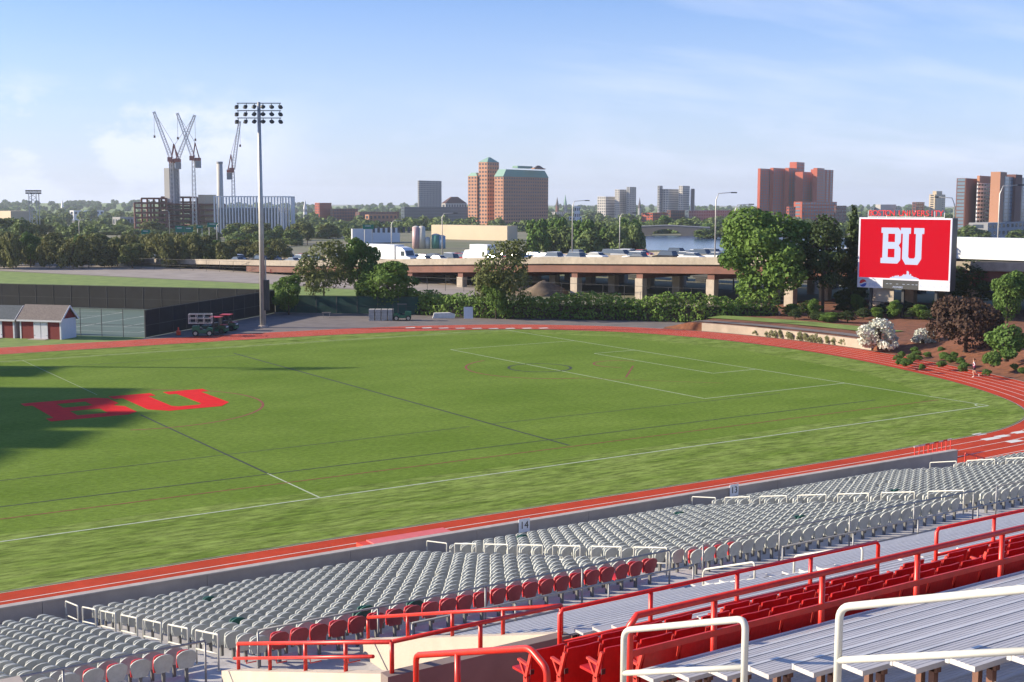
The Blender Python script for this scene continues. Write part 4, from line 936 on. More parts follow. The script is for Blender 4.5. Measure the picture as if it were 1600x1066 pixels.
for i in range(26):
    u = i/25; hgt = .10+.95*math.exp(-((u-.60)/.25)**2)*rs.uniform(.25, 1)+.45*math.exp(-((u-.2)/.12)**2)*rs.uniform(.2, 1)
    x = bw*(.36+.30*u); sk.box(x, x+bw*.0125, -.09, -.074, zB_+fr, zB_+fr+hgt)
sk.build('screen_skyline', M_scrw, scr)
sp_(0, bw*.285, -.13, -.01, zC, zB_-.02, 'advert_panel', M_shwhite); sp_(bw*.285, bw*.675, -.10, -.01, zC, zB_-.02, 'score_panel', M_dkmet); sp_(bw*.675, bw, -.13, -.012, zC, zB_-.02, 'advert_panel', M_shwhite)
def wtext(t, size, m, x, z, nm, y=-.14, sq=1.0):
    o = text_mesh(t, size, m, nm, sbd, .004, squash=sq); o.rotation_euler = (math.pi/2, 0, 0); o.location = (x, y, z); return o
M_pale = mat('pale_blue_print', (0.42, 0.50, 0.66), .6, var=0); M_blue = mat('print_blue', (0.02, 0.08, 0.42), .5, var=0); M_redp = mat('print_red', (0.60, 0.02, 0.03), .5, var=0)
wtext('AQUAFINA', .78, M_pale, bw*.835, (zC+zB_)/2-.12, 'advert_text'); wtext('pepsi', .78, M_pale, bw*.195, (zC+zB_)/2-.05, 'advert_text'); wtext('POWERS', .34, M_scrw, bw*.45, zC+.22, 'score_text', -.11)
for k, x in enumerate((.32, .36, .43, .50, .55, .60, .64)): sp_(bw*x, bw*x+.3, -.115, -.099, zC+.62, zC+.66, 'score_digit', M_pale)
disc = MB(); R_ = .50; cx_, cz_ = bw*.065, (zC+zB_)/2
def dsk(lo, hi, m, nm):
    b = MB(); P = []
    for i in range(13):
        t = -1+2*i/12; P.append((t, lo(t))); 
    Q = [(t, hi(t)) for t, _ in P[::-1]]; b.add([(cx_+R_*x, -.142, cz_+R_*z) for x, z in P+Q], [tuple(range(len(P)+len(Q)))]); b.build(nm, m, sbd)
ci = lambda t: math.sqrt(max(0, 1-t*t))
dsk(lambda t: min(ci(t), .12+.18*t+.12*math.sin(3*t)), ci, M_redp, 'logo_top'); dsk(lambda t: -ci(t), lambda t: max(-ci(t), -.22+.15*t+.15*math.sin(3*t)), M_blue, 'logo_bottom')
tw_ = bw*.80/17
for i_, ch in enumerate('BOSTON UNIVERSITY'):
    if ch != ' ':
        tt = text_mesh(ch, 1.05, M_redp, 'title_letter', sbd, .08, squash=1.0); tt.rotation_euler = (math.pi/2, 0, 0); tt.location = (bw*.095+tw_*(i_+.5), .2, zA+.55)
tf = MB(); tf.box(bw*.08, bw*.90, .28, .34, zA+.05, zA+.12)
for x in np.linspace(.08, .90, 9): tf.box(bw*x, bw*x+.06, .28, .34, zA, zA+.9)
tf.build('title_frame', M_shwhite, sbd)
for x in (.13, .485, .84): sp_(bw*x-.16, bw*x+.16, .5, .9, -1.3, zC, 'post', M_dkmet)
sp_(bw*.14, bw*.47, .52, .6, 1.9, 2.0, 'cross_beam', M_dkmet); sp_(bw*.20, bw*.39, .45, .51, 2.0, zC-.05, 'back_panel', M_cwall)
# ================================================================== runner
def person(loc, rz):
    e = empty('person', loc, rz, 'runner in maroon vest and dark shorts jogging away on the red track', 'person')
    J = {'pel': (0, 0, .92), 'chest': (0, .05, 1.28), 'neck': (0, .06, 1.45), 'head': (0, .08, 1.60), 'htop': (0, .09, 1.70), 'shL': (-.17, .05, 1.40), 'shR': (.17, .05, 1.40), 'elL': (-.25, -.10, 1.16), 'elR': (.25, .0, 1.14), 'haL': (-.20, .12, 1.10), 'haR': (.2, .22, 1.2),
         'hipL': (-.10, 0, .88), 'hipR': (.10, 0, .88), 'knL': (-.10, .08, .49), 'knR': (.10, -.06, .50), 'anL': (-.09, .0, .09), 'anR': (.09, -.38, .28), 'toL': (-.09, .17, .03), 'toR': (.09, -.42, .12)}
    R__ = dict(pel=.13, chest=.145, neck=.055, head=.092, htop=.06, shL=.06, shR=.06, elL=.04, elR=.04, haL=.035, haR=.035, hipL=.09, hipR=.09, knL=.058, knR=.058, anL=.036, anR=.036, toL=.035, toR=.035)
    E_ = [('pel', 'chest'), ('chest', 'neck'), ('neck', 'head'), ('head', 'htop'), ('chest', 'shL'), ('chest', 'shR'), ('shL', 'elL'), ('shR', 'elR'), ('elL', 'haL'), ('elR', 'haR'), ('pel', 'hipL'), ('pel', 'hipR'), ('hipL', 'knL'), ('hipR', 'knR'), ('knL', 'anL'), ('knR', 'anR'), ('anL', 'toL'), ('anR', 'toR')]
    ks = list(J); me = bpy.data.meshes.new('body'); me.from_pydata([J[k] for k in ks], [(ks.index(a), ks.index(c)) for a, c in E_], [])
    o = bpy.data.objects.new('body', me); COL.objects.link(o); md = o.modifiers.new('s', 'SKIN'); sv = me.skin_vertices[0].data
    for i, k in enumerate(ks): sv[i].radius = (R__[k],)*2; sv[i].use_root = (k == 'pel')
    o.modifiers.new('d', 'SUBSURF').levels = 2; dg = bpy.context.evaluated_depsgraph_get(); m2 = bpy.data.meshes.new_from_object(o.evaluated_get(dg)); bpy.data.objects.remove(o)
    mats = [mat('skin', (.55, .33, .24), .6, var=0), mat('vest', (.22, .015, .07), .7, var=.05), mat('shorts', (.04, .01, .025), .7, var=0), mat('shirt', (.68, .6, .62), .7, var=0), mat('shoe', (.7, .68, .66), .6, var=0)]
    m2.materials.clear()
    for m in mats: m2.materials.append(m)
    for f in m2.polygons:
        c = f.center; z = c.z; f.use_smooth = True
        f.material_index = 4 if z < .12 or (c.y < -.33 and z < .3) else 2 if .66 < z < .93 else 1 if .93 <= z < 1.42 and abs(c.x) < .165 else 3 if 1.12 < z < 1.45 and abs(c.x) >= .165 else 0
    b = bpy.data.objects.new('body', m2); COL.objects.link(b); b.parent = e
    h = MB().lathe([(.02, -.09), (.085, -.06), (.105, .02), (.085, .09), (.03, .12)], (0, .055, 1.645), 10).build('hair', mat('hair', (.14, .06, .03), .7), e, smooth=True)
    MB().tube([(0, -.04, 1.66), (0, -.14, 1.60), (0, -.15, 1.48)], [.035, .04, .015], 7).build('ponytail', MATS['hair'], e, smooth=True)
p = gz(1522, 590); person((p[0], p[1], .015), .45)
# ================================================================== viaduct and traffic
M_beige = mat('viaduct_parapet', (0.33, 0.285, 0.232), 0.9, var=0.16, scale=0.25, detail=9, fine=(1.2, .2)); M_girder = mat('rust_girder', (0.15, 0.062, 0.045), 0.8, var=0.25, scale=0.3, detail=9); M_column = mat('viaduct_column', (0.38, 0.32, 0.26), 0.9, var=0.2, scale=0.5); M_deck = mat('deck_asphalt', (0.22, 0.19, 0.17), 0.9, var=0.1, scale=0.2)
VO = np.array((98.0, 119.0)); VT = np.array((-.229, .973)); VT /= np.linalg.norm(VT); VN = np.array((VT[1], -VT[0]))
zt = [(-140, 8.6), (-90, 8.3), (-45, 7.7), (0, 6.3), (70, 3.3), (150, 1.3), (260, .8), (520, .8)]
def dz(t): return float(np.interp(t, [a for a, _ in zt], [c for _, c in zt]))-.9
def vp(t, o, z=0.0): q = VO+VT*t+VN*o; return (q[0], q[1], z)
via = empty('highway_viaduct', (VO[0], VO[1], 0), 0, 'long beige highway viaduct on concrete columns behind the hedge', 'viaduct')
def vbuild(b, nm, m): b.v = [(v[0]-VO[0], v[1]-VO[1], v[2]) for v in b.v]; return b.build(nm, m, via, fix=True)
ts = [-140+10*k for k in range(67)]
def ribbon(o0, o1, z0f, z1f, t0=-140, t1=520):
    b = MB(); T = [t for t in ts if t0 <= t <= t1]
    for t in T:
        for o, zf in ((o0, z0f), (o1, z0f), (o1, z1f), (o0, z1f)): b.v.append(vp(t, o, zf(t)))
    for k in range(len(T)-1):
        for i in range(4): b.f.append((k*4+i, k*4+(i+1) % 4, k*4+4+(i+1) % 4, k*4+4+i)); b.m.append(0)
    b.f += [(0, 1, 2, 3), tuple(len(b.v)-4+i for i in (3, 2, 1, 0))]; b.m += [0, 0]; return b
vbuild(ribbon(.3, 33.7, lambda t: dz(t)-.35, lambda t: dz(t)), 'deck', M_deck)
vbuild(ribbon(0, .3, lambda t: dz(t)-.25, lambda t: dz(t)+.92), 'parapet', M_beige); vbuild(ribbon(33.7, 34, lambda t: dz(t)-.25, lambda t: dz(t)+.92), 'parapet', M_beige); vbuild(ribbon(16.8, 17.2, lambda t: dz(t)+.004, lambda t: dz(t)+.8), 'median', M_beige)
for o in (.45, 8.5, 17, 25, 33): vbuild(ribbon(o, o+.35, lambda t: dz(t)-1.7, lambda t: dz(t)-.352, -140, 90), 'girder', M_girder)
for t in range(-132, 96, 14):
    h = dz(t)-1.7
    if h < 1.2: continue
    cap = MB()
    for o in (1.2, 11.5, 22, 32):
        b = MB(); b.bar(vp(t, o, 0), vp(t, o, h-.9), 1.25, 1.5, up=(VT[0], VT[1], 0)); vbuild(b, 'column', M_column)
    cap.bar(vp(t, .8, h-.45), vp(t, 33, h-.45), 1.3, .9); vbuild(cap, 'cap_beam', M_girder)
# cars
M_cw = [M_wpaint, mat('car_silver', (.42, .43, .45), .3, metal=.5, var=0), mat('car_black', (.02, .02, .024), .25, var=0), mat('car_grey', (.14, .15, .16), .3, metal=.3, var=0), mat('car_blue', (.05, .12, .28), .3, var=0), mat('car_red', (.35, .02, .02), .3, var=0)]
def car_mesh(suv):
    h = 1.68 if suv else 1.44
    body = MB().extrude_y([(-2.2, .32), (2.2, .32), (2.25, .62), (2.1, .80), (1.1, .95), (-1.6 if not suv else -2.1, .98), (-2.2, .90)], -.88, .88)
    top = MB(); zz0, zz1 = .94, h; a, c, d, f = (1.15, .45, -.95, -1.65) if not suv else (1.15, .55, -1.75, -2.1)
    top.add([(a, -.82, zz0), (a, .82, zz0), (f, .82, zz0), (f, -.82, zz0), (c, -.66, zz1), (c, .66, zz1), (d, .66, zz1), (d, -.66, zz1)], [(0, 1, 5, 4), (1, 2, 6, 5), (2, 3, 7, 6), (3, 0, 4, 7)])
    roof = MB().box(d-.05, c+.05, -.68, .68, h-.03, h+.03)
    return body, top, roof
def fixm(b, nm, m):
    me = b.mesh(nm, m); bm = bmesh.new(); bm.from_mesh(me); bmesh.ops.recalc_face_normals(bm, faces=bm.faces); bm.to_mesh(me); bm.free(); return me
cm = {}
for su in (0, 1):
    for i, m in enumerate(M_cw): b, t, r = car_mesh(su); cm[su, i] = (fixm(b, 'body', m), fixm(t, 'windows', M_glass), fixm(r, 'roof', m))
whl = MB().tube([(0, -.1, 0), (0, .1, 0)], .33, 12).mesh('wheel', M_tyre); lmp = MB().box(-.03, .03, -.16, .16, -.07, .07).mesh('lamp', M_scrw)
CN = ['white', 'silver', 'black', 'grey', 'blue', 'red']
def car(loc, rz, ci, suv, where, grp):
    e = empty('car', loc, rz, '%s %s %s' % (CN[ci], 'tall wagon car' if suv else 'saloon car', where), 'car', grp); b, t, r = cm[suv, ci]
    inst(b, 'body', e); inst(t, 'windows', e); inst(r, 'roof', e)
    for x in (-1.35, 1.4):
        for y in (-.8, .8): inst(whl, 'wheel', e, (x, y, .33))
    for y in (-.62, .62): inst(lmp, 'headlight', e, (2.23, y, .66))
rzv = math.atan2(VT[1], VT[0]); used = []
lane = [3.0, 6.6, 10.2, 13.8, 20.4, 24, 27.6, 31.2]
for li, o in enumerate(lane):
    t = -100+RN.uniform(0, 15)
    while t < 420:
        tr_ = (li < 2 and (36 < t < 66 or -98 < t < -60))
        if not tr_ and (t < 130 or RN.rand() < .8):
            ci = int(RN.choice(6, p=[.36, .2, .15, .16, .07, .06])); q = vp(t, o, dz(t)+.01)
            if -60 < pr(q)[0] < 1660: car(q, rzv+(0 if li < 4 else math.pi), ci, int(RN.rand() < .45), 'in the %s lanes of the %s' % ('near' if li < 4 else 'far', 'raised viaduct' if t < 75 else 'low highway'), '%s cars, %s lanes %s' % (CN[ci], 'near' if li < 4 else 'far', 'up' if t < 75 else 'low'))
        t += RN.uniform(8, 22) if t < 110 else RN.uniform(9, 26)
def semi(t, o, label, L=14.5, cabm=None, H=4.0, rev=False):
    q = vp(t, o, dz(t)+.01); e = empty('semi_truck', q, rzv+(math.pi if rev else 0), label, 'truck')
    MB().box(-L/2, L/2, -1.28, 1.28, 1.1, H).build('trailer', M_wpaint, e); MB().box(-L/2, L/2, -1.0, 1.0, .8, 1.095).build('trailer_frame', M_dkmet, e)
    c = empty('x'); bpy.data.objects.remove(c)
    cb = MB(); cb.extrude_y([(L/2+.5, .6), (L/2+4.6, .6), (L/2+4.6, 1.6), (L/2+3.4, 1.9), (L/2+3.0, 3.0), (L/2+2.2, 3.5), (L/2+.7, 3.7), (L/2+.5, 3.7)], -1.2, 1.2); cab = cb.build('cab', cabm or M_wpaint, e, fix=True)
    MB().add([(L/2+3.42, -1.0, 1.95), (L/2+3.42, 1.0, 1.95), (L/2+3.04, 1.0, 2.95), (L/2+3.04, -1.0, 2.95)], [(0, 1, 2, 3)]).build('windscreen', M_glass, cab)
    for s in (-1, 1): MB().box(L/2+1.9, L/2+2.9, s*1.21-.01, s*1.21+.01, 1.9, 2.8).build('side_window', M_glass, cab)
    for x in (-L/2+1.2, -L/2+2.4, L/2-.5, L/2+.7, L/2+3.7):
        for y in (-1.05, 1.05): w = MB().tube([(0, -.14, 0), (0, .14, 0)], .5, 12).build('wheel', M_tyre, e); w.location = (x, y, .5)
    return e
semi(50, 4.0, 'white semi truck with sleeper cab in the left part of the viaduct traffic', rev=True)
semi(-77, 4.0, 'white box trailer with a dark tractor, right of the scoreboard', cabm=M_cw[2], rev=True)
q = vp(20, 4, dz(20)+.01); bt = empty('box_truck', q, rzv, 'small white box truck above the hedge on the viaduct', 'truck'); MB().box(-3, 1.6, -1.15, 1.15, .8, 3.4).build('box', M_wpaint, bt); MB().extrude_y([(1.7, .5), (3.6, .5), (3.6, 1.3), (3.0, 2.3), (1.7, 2.4)], -1.05, 1.05).build('cab', M_wpaint, bt, fix=True)
for x in (-2, 2.7):
    for y in (-1, 1): w = MB().tube([(0, -.12, 0), (0, .12, 0)], .42, 12).build('wheel', M_tyre, bt); w.location = (x, y, .42)
# street lamps on the viaduct
def lamp(px, pyt, D, label, zb_=None, arm=1):
    p = gd(px, 400, D); z1 = CAM[2]-(pyt-(533-F*math.tan(PITCH)))*D/F; z0 = 0 if zb_ is None else zb_; rz = -YAW
    e = empty('street_lamp', (p[0], p[1], z0), rz, label, 'lamp post', 'highway lamp posts')
    H = z1-z0; MB().tube([(0, 0, 0), (0, 0, H*.93), (arm*.4, 0, H*.99), (arm*2.6, 0, H)], [.14, .09, .07, .05], 7).build('pole', M_steel, e, smooth=True)
    MB().box(arm*2.5-.1, arm*2.5+.75*arm+.1, -.16, .16, H-.12, H+.06).build('lamp_head', M_dkmet, e)
for i, (px, pyt, D, arm, wh) in enumerate(((1117, 300, 205, 1, 'straight before the river'), (1147, 318, 225, 1, 'over the big broadleaf tree'), (894, 313, 250, 1, 'above the dirt pile'), (968, 332, 255, 1, 'before the riverbank trees'), (1558, 287, 178, 1, 'before the brick tower'), (1488, 306, 200, -1, 'just behind the scoreboard'), (691, 333, 270, 1, 'before the hotel'), (612, 345, 285, 1, 'before the white low building'), (340, 350, 380, 1, 'among the green road signs'), (266, 330, 420, -1, 'in front of the construction site'), (125, 345, 400, 1, 'in the trees on the far left'))):
    lamp(px, pyt, D, 'grey curved arm lamp post on the highway, %s' % wh, arm=arm)
# road signs (plain green panels, far too small to read)
M_sgn = mat('sign_green', (0.0, 0.16, 0.10), 0.5, var=0.03)
for px0, px1, y0, y1, D, wh in ((221, 235, 359, 366, 370, 'lowest of the group by the construction site'), (274, 288, 353, 363, 380, 'left one of the pair on the gantry'), (288.5, 302, 354, 363, 379, 'right one of the pair on the gantry'), (307, 317, 352, 357, 392, 'small one beside the gantry pair'), (324, 341, 348, 355, 385, 'highest one before the white building'), (567, 584, 351, 358, 290, 'in front of the white low building')):
    p, q = gd(px0, y1, D), gd(px1, y0, D); e = empty('road_sign', (p[0], p[1], 0), -YAW, 'green highway sign on posts, %s' % wh, 'sign'); w = (px1-px0)*D/F
    b_ = MB().box(0, w, -.05, .05, p[2], q[2]).build('panel', M_sgn, e); MB().box(w*.2, w*.75, -.06, -.052, p[2]+(q[2]-p[2])*.6, p[2]+(q[2]-p[2])*.75).build('legend_bar', M_white, b_)
    for x in (w*.15, w*.85): MB().tube([(x, .1, 0), (x, .1, q[2])], .1, 6).build('post', M_steel, e)
# things under and before the viaduct
M_dirt = mat('dirt', (0.13, 0.095, 0.065), 0.95, var=0.3, scale=0.8, bump=1.0, bscale=2)
def heap(px, pyb, r, h, label):
    q = gz(px, pyb); b = MB(); n = 18; m = 6; rs = np.random.RandomState(int(px))
    for j in range(m+1):
        for k in range(n):
            t = j/m; rad = r*(1-t)*(1+.2*math.sin(3*k/n*6.28+j)+rs.uniform(-.08, .08)); b.v.append((rad*math.cos(6.28*k/n)*1.5, rad*math.sin(6.28*k/n), h*(t**.85)))
    for j in range(m):
        for k in range(n): b.f.append((j*n+k, j*n+(k+1) % n, (j+1)*n+(k+1) % n, (j+1)*n+k)); b.m.append(0)
    b.build('dirt_heap', M_dirt, None, label, 'dirt pile', loc=(q[0], q[1], 0), smooth=True)
heap(850, 461, 3.4, 2.6, 'brown pile of earth under the viaduct'); heap(815, 458, 2.6, 1.9, 'smaller earth pile left of the brown one'); heap(714, 444, 2.4, .8, 'low pinkish rubble heap by the service road')
q = gz(450, 428); ex = empty('red_loader', (q[0], q[1], 0), -.5, 'orange red machine with a pale cab beyond the fence by the bush', 'machine'); MB().box(-2.6, 2.6, -1.2, 1.2, .5, 1.5).build('body', mat('loader_orange', (.62, .07, .03), .5), ex); MB().box(-.6, 2.0, -1.0, 1.0, 1.5, 3.1).build('cab', mat('cab_pale', (.45, .52, .60), .2), ex); MB().bar((-1.5, 0, 1.4), (-3.3, 0, 2.8), .4).build('boom', MATS['loader_orange'], ex); MB().box(-3.7, -3.0, -1.1, 1.1, .3, 1.1).build('bucket', MATS['loader_orange'], ex)
for x in (-1.6, 1.6):
    for y in (-1.25, 1.25): wheel(ex, x, y, .75, .4, M_dkmet)

# parked rail wagons beyond the viaduct
M_wag = mat('wagon_dark', (.03, .032, .036), .7, var=.2)
for k in range(9):
    q = vp(-75+k*17, 46, 0); e = empty('rail_wagon', q, rzv, 'dark parked rail wagon seen beneath the viaduct', 'wagon', 'rail wagons beneath the viaduct'); MB().box(-7.6, 7.6, -1.4, 1.4, 1.1, 4.0).build('body', M_wag, e); MB().box(-7.3, 7.3, -1.2, 1.2, .8, 1.095).build('frame', M_dkmet, e)
    for x in (-5.6, 5.6): MB().box(x-1.2, x+1.2, -1.1, 1.1, .1, .795).build('bogie', M_tyre, e)
# ================================================================== far city
HZ = 533-F*math.tan(PITCH)
def zpy(py, D): return CAM[2]-(py-HZ)*D/F      # height seen at pixel row py at depth D
VFH = np.array((math.sin(YAW), math.cos(YAW), 0.0)); VRH = np.array((math.cos(YAW), -math.sin(YAW), 0.0))
def fm(name, c, rough=.8, var=.08, scale=.05): return mat(name, c, rough, var=var, scale=scale)
M_win = mat('far_glass', (0.045, 0.06, 0.085), 0.15, var=0, spec=.7); M_winl = mat('far_glass_blue', (0.16, 0.22, 0.27), 0.15, var=0, spec=.7)
ROT = 0.62     # city blocks are turned this much from the view direction
def block(par, px0, pxc, px1, yt, D, m, floors=0, bays=0, zbase=-7.0, win=M_win, wfrac=(.55, .5), name='wall', rot=ROT, org=None, wl=True, wr=True):
    """box whose lit left face spans px0..pxc and right face pxc..px1; foot on the ground"""
    c, s = math.cos(rot), math.sin(rot); corner = gd(pxc, 400, D); corner = CAM+VFH*D+VRH*((pxc-800)*D/F); corner[2] = 0
    uL = -VRH*c+VFH*s; uR = VRH*s+VFH*c
    # solve lengths so that the far corners fall on px0 / px1
    def ln(u, px):
        k = (px-800)/F; a = u@VRH; b_ = u@VFH; x0 = (corner-CAM)@VRH; y0 = (corner-CAM)@VFH; return (k*y0-x0)/(a-k*b_)
    L, R__ = max(.5, ln(uL, px0)), max(.5, ln(uR, px1)); zt_ = zpy(yt, D); o = np.array((par.location.x, par.location.y, 0))
    P = [corner, corner+uR*R__, corner+uR*R__+uL*L, corner+uL*L]; P = [p-o for p in P]
    b = MB().prism([(p[0], p[1]) for p in P], zbase, zt_).build(name, m, par, fix=True)
    if floors:
        w = MB(); fh = (zt_-max(0, zbase))/floors
        for u, ln_, on in ((uL, L, wl), (uR, R__, wr)):
            if not on: continue
            nb = max(1, int(round(bays*ln_/(L+R__)))) if bays else max(1, int(ln_/4)); nrm = np.cross(u, (0, 0, 1)); nrm = nrm if nrm@VFH < 0 else -nrm
            for f in range(floors):
                for k in range(nb):
                    c0 = corner-o+u*ln_*(k+.5-wfrac[0]/2)/nb; c1 = corner-o+u*ln_*(k+.5+wfrac[0]/2)/nb; za, zc = max(0, zbase)+fh*(f+.5-wfrac[1]/2), max(0, zbase)+fh*(f+.5+wfrac[1]/2)
                    q = nrm*.06; w.quad((*(c0+q)[:2], za), (*(c1+q)[:2], za), (*(c1+q)[:2], zc), (*(c0+q)[:2], zc))
        ww = w.build('windows', win, b, fix=False); ww['kind'] = 'stuff'
    return b, P, zt_
def groot(name, px, D, label, cat='building'):
    p = CAM+VFH*D+VRH*((px-800)*D/F); return empty(name, (p[0], p[1], 0), 0, label, cat)
def hip(par, P, z0, z1, m, shrink=.25, nm='roof', over=1.02):
    c = sum(P)/4; b = MB(); b.add([(*(c+(p-c)*over)[:2], z0) for p in P]+[(*(c+(p-c)*shrink)[:2], z1) for p in P], [(0, 1, 5, 4), (1, 2, 6, 5), (2, 3, 7, 6), (3, 0, 4, 7), (4, 5, 6, 7), (3, 2, 1, 0)]); return b.build(nm, m, par, fix=True)
M_brickO = fm('orange_brick', (.45, .22, .13)); M_brickR = fm('red_brick', (.44, .10, .055)); M_brickD = fm('dark_brick', (.16, .065, .05)); M_verd = fm('verdigris', (.22, .36, .29)); M_concA = fm('pale_concrete', (.50, .47, .43)); M_concB = fm('grey_concrete', (.30, .30, .30)); M_whiteB = fm('white_cladding', (.72, .72, .72)); M_tanB = fm('tan_cladding', (.58, .47, .33)); M_slate = fm('slate', (.10, .08, .08)); M_gls = fm('dark_curtain_wall', (.11, .14, .16), .25); M_rustf = fm('rust_steel', (.26, .10, .07))
# hotel with stepped brick blocks and green copper roofs
D = 900; h = groot('hotel', 790, D, 'stepped orange brick hotel with green copper roofs', 'hotel')
b, P, z = block(h, 731, 745, 752, 276, D+12, M_brickO, 14, 5); hip(h, P, z, zpy(270, D), M_verd, .5)
b, P, z = block(h, 747.5, 761, 779, 254.5, D+8, M_brickO, 16, 8); hip(h, P, z, zpy(246, D), M_verd, .15)
b, P, z = block(h, 772, 786, 855.5, 276.5, D-14, M_brickO, 14, 22, wfrac=(.5, .45)); hip(h, P, z, zpy(266, D), M_verd, .86)
b, P, z = block(h, 800, 808, 831, 260, D+6, M_verd, zbase=40, name='penthouse'); b, P, z = block(h, 829, 834, 851, 265, D+4, M_brickO, zbase=40, name='gable_block'); hip(h, P, z, zpy(259, D), M_slate, .2)
# red residential towers
D = 1150; h = groot('apartment_tower', 1235, D, 'cluster of tall red brick apartment slabs beyond the big tree', 'building')
for a, c, d, yt, dd in ((1180, 1184, 1200, 263, 0), (1199, 1204, 1224, 262, 14), (1222, 1228, 1247, 262, 26), (1229, 1240, 1252, 253, 45), (1238, 1250, 1264, 268, 18), (1262, 1274, 1297, 264, 34), (1266, 1272, 1283, 262, 20)): block(h, a, c, d, yt, D+dd, M_brickR, 20, 5, win=M_winl, wfrac=(.5, .55), wl=False)
D = 1000; h = groot('apartment_block', 1270, D, 'lower red brick block in front of the red towers', 'building')
block(h, 1237, 1250, 1304, 314, D, M_brickR, 6, 14, win=M_winl); block(h, 1226, 1230, 1240, 322, D-20, M_brickR, 5, 4); block(h, 1300, 1303, 1319, 320, D+10, M_brickD, 5, 4)
# brick and glass hotel at the right
D = 620; h = groot('brick_tower', 1545, D, 'tall brick and glass tower block right of the scoreboard', 'building')
block(h, 1488.5, 1503, 1525, 277, D+14, M_brickD, 16, 9, win=M_winl, wr=False, wfrac=(.8, .75)); block(h, 1521, 1522, 1544, 284, D+10, M_whiteB, 13, 5, wfrac=(.75, .45)); block(h, 1541, 1556, 1566, 267, D, M_brickO, 0); block(h, 1561, 1563, 1660, 274, D+6, M_gls, 16, 16, win=M_winl, wfrac=(.7, .75)); block(h, 1555, 1580, 1590, 271, D+18, M_brickD, 0, name='penthouse'); block(h, 1520, 1524, 1541, 273, D+22, M_brickO, name='penthouse')
block(h, 1510, 1540, 1600, 346, D-25, M_concB, 2, 10, name='podium')
# construction site: core, frames
D = 640; h = groot('construction_site', 275, D, 'half built steel frame building with a tall concrete core', 'building')
block(h, 260, 268, 283, 265, D+10, M_concB, name='core', rot=.5); 
M_net = fm('orange_netting', (.34, .14, .10)); M_fr = fm('steel_frame', (.15, .065, .05))
def frames(px0, px1, y0, dd, nlev, nm, dep=22):
    b = MB(); zt_ = zpy(y0, D+dd); p0 = CAM+VFH*(D+dd)+VRH*((px0-800)*(D+dd)/F)-np.array((h.location.x, h.location.y, CAM[2])); w = (px1-px0)*(D+dd)/F; n = max(2, int(w/7))
    for k in range(nlev+1):
        z = zt_*k/nlev
        for e_ in (0, dep): b.bar(p0+VFH*e_+np.array((0, 0, z)), p0+VRH*w+VFH*e_+np.array((0, 0, z)), .9, .9)
        for i in range(n+1): b.bar(p0+VRH*w*i/n+np.array((0, 0, z)), p0+VRH*w*i/n+VFH*dep+np.array((0, 0, z)), .6, .6)
    for i in range(n+1):
        for e_ in (0, dep): b.bar(p0+VRH*w*i/n+VFH*e_, p0+VRH*w*i/n+VFH*e_+np.array((0, 0, zt_)), .8, .8)
    o = b.build(nm, M_fr, h); s = MB()
    for k in range(1, nlev+1): s.add([p0+np.array((0, 0, zt_*k/nlev-.5)), p0+VRH*w+np.array((0, 0, zt_*k/nlev-.5)), p0+VRH*w+VFH*dep+np.array((0, 0, zt_*k/nlev-.5)), p0+VFH*dep+np.array((0, 0, zt_*k/nlev-.5))], [(0, 1, 2, 3)])
    s.build('floor_slab', M_rustf, o)
frames(213, 263, 319, 0, 6, 'frame'); frames(224, 262, 312, 10, 7, 'frame', 10); frames(263, 338, 321, 8, 5, 'frame'); frames(255, 300, 310, 20, 7, 'frame', 14); block(h, 312, 322, 340, 306, D+12, M_tanB, name='roof_house', rot=.5)
block(h, 225, 240, 330, 355, D-12, M_net, name='hoarding', rot=.12)
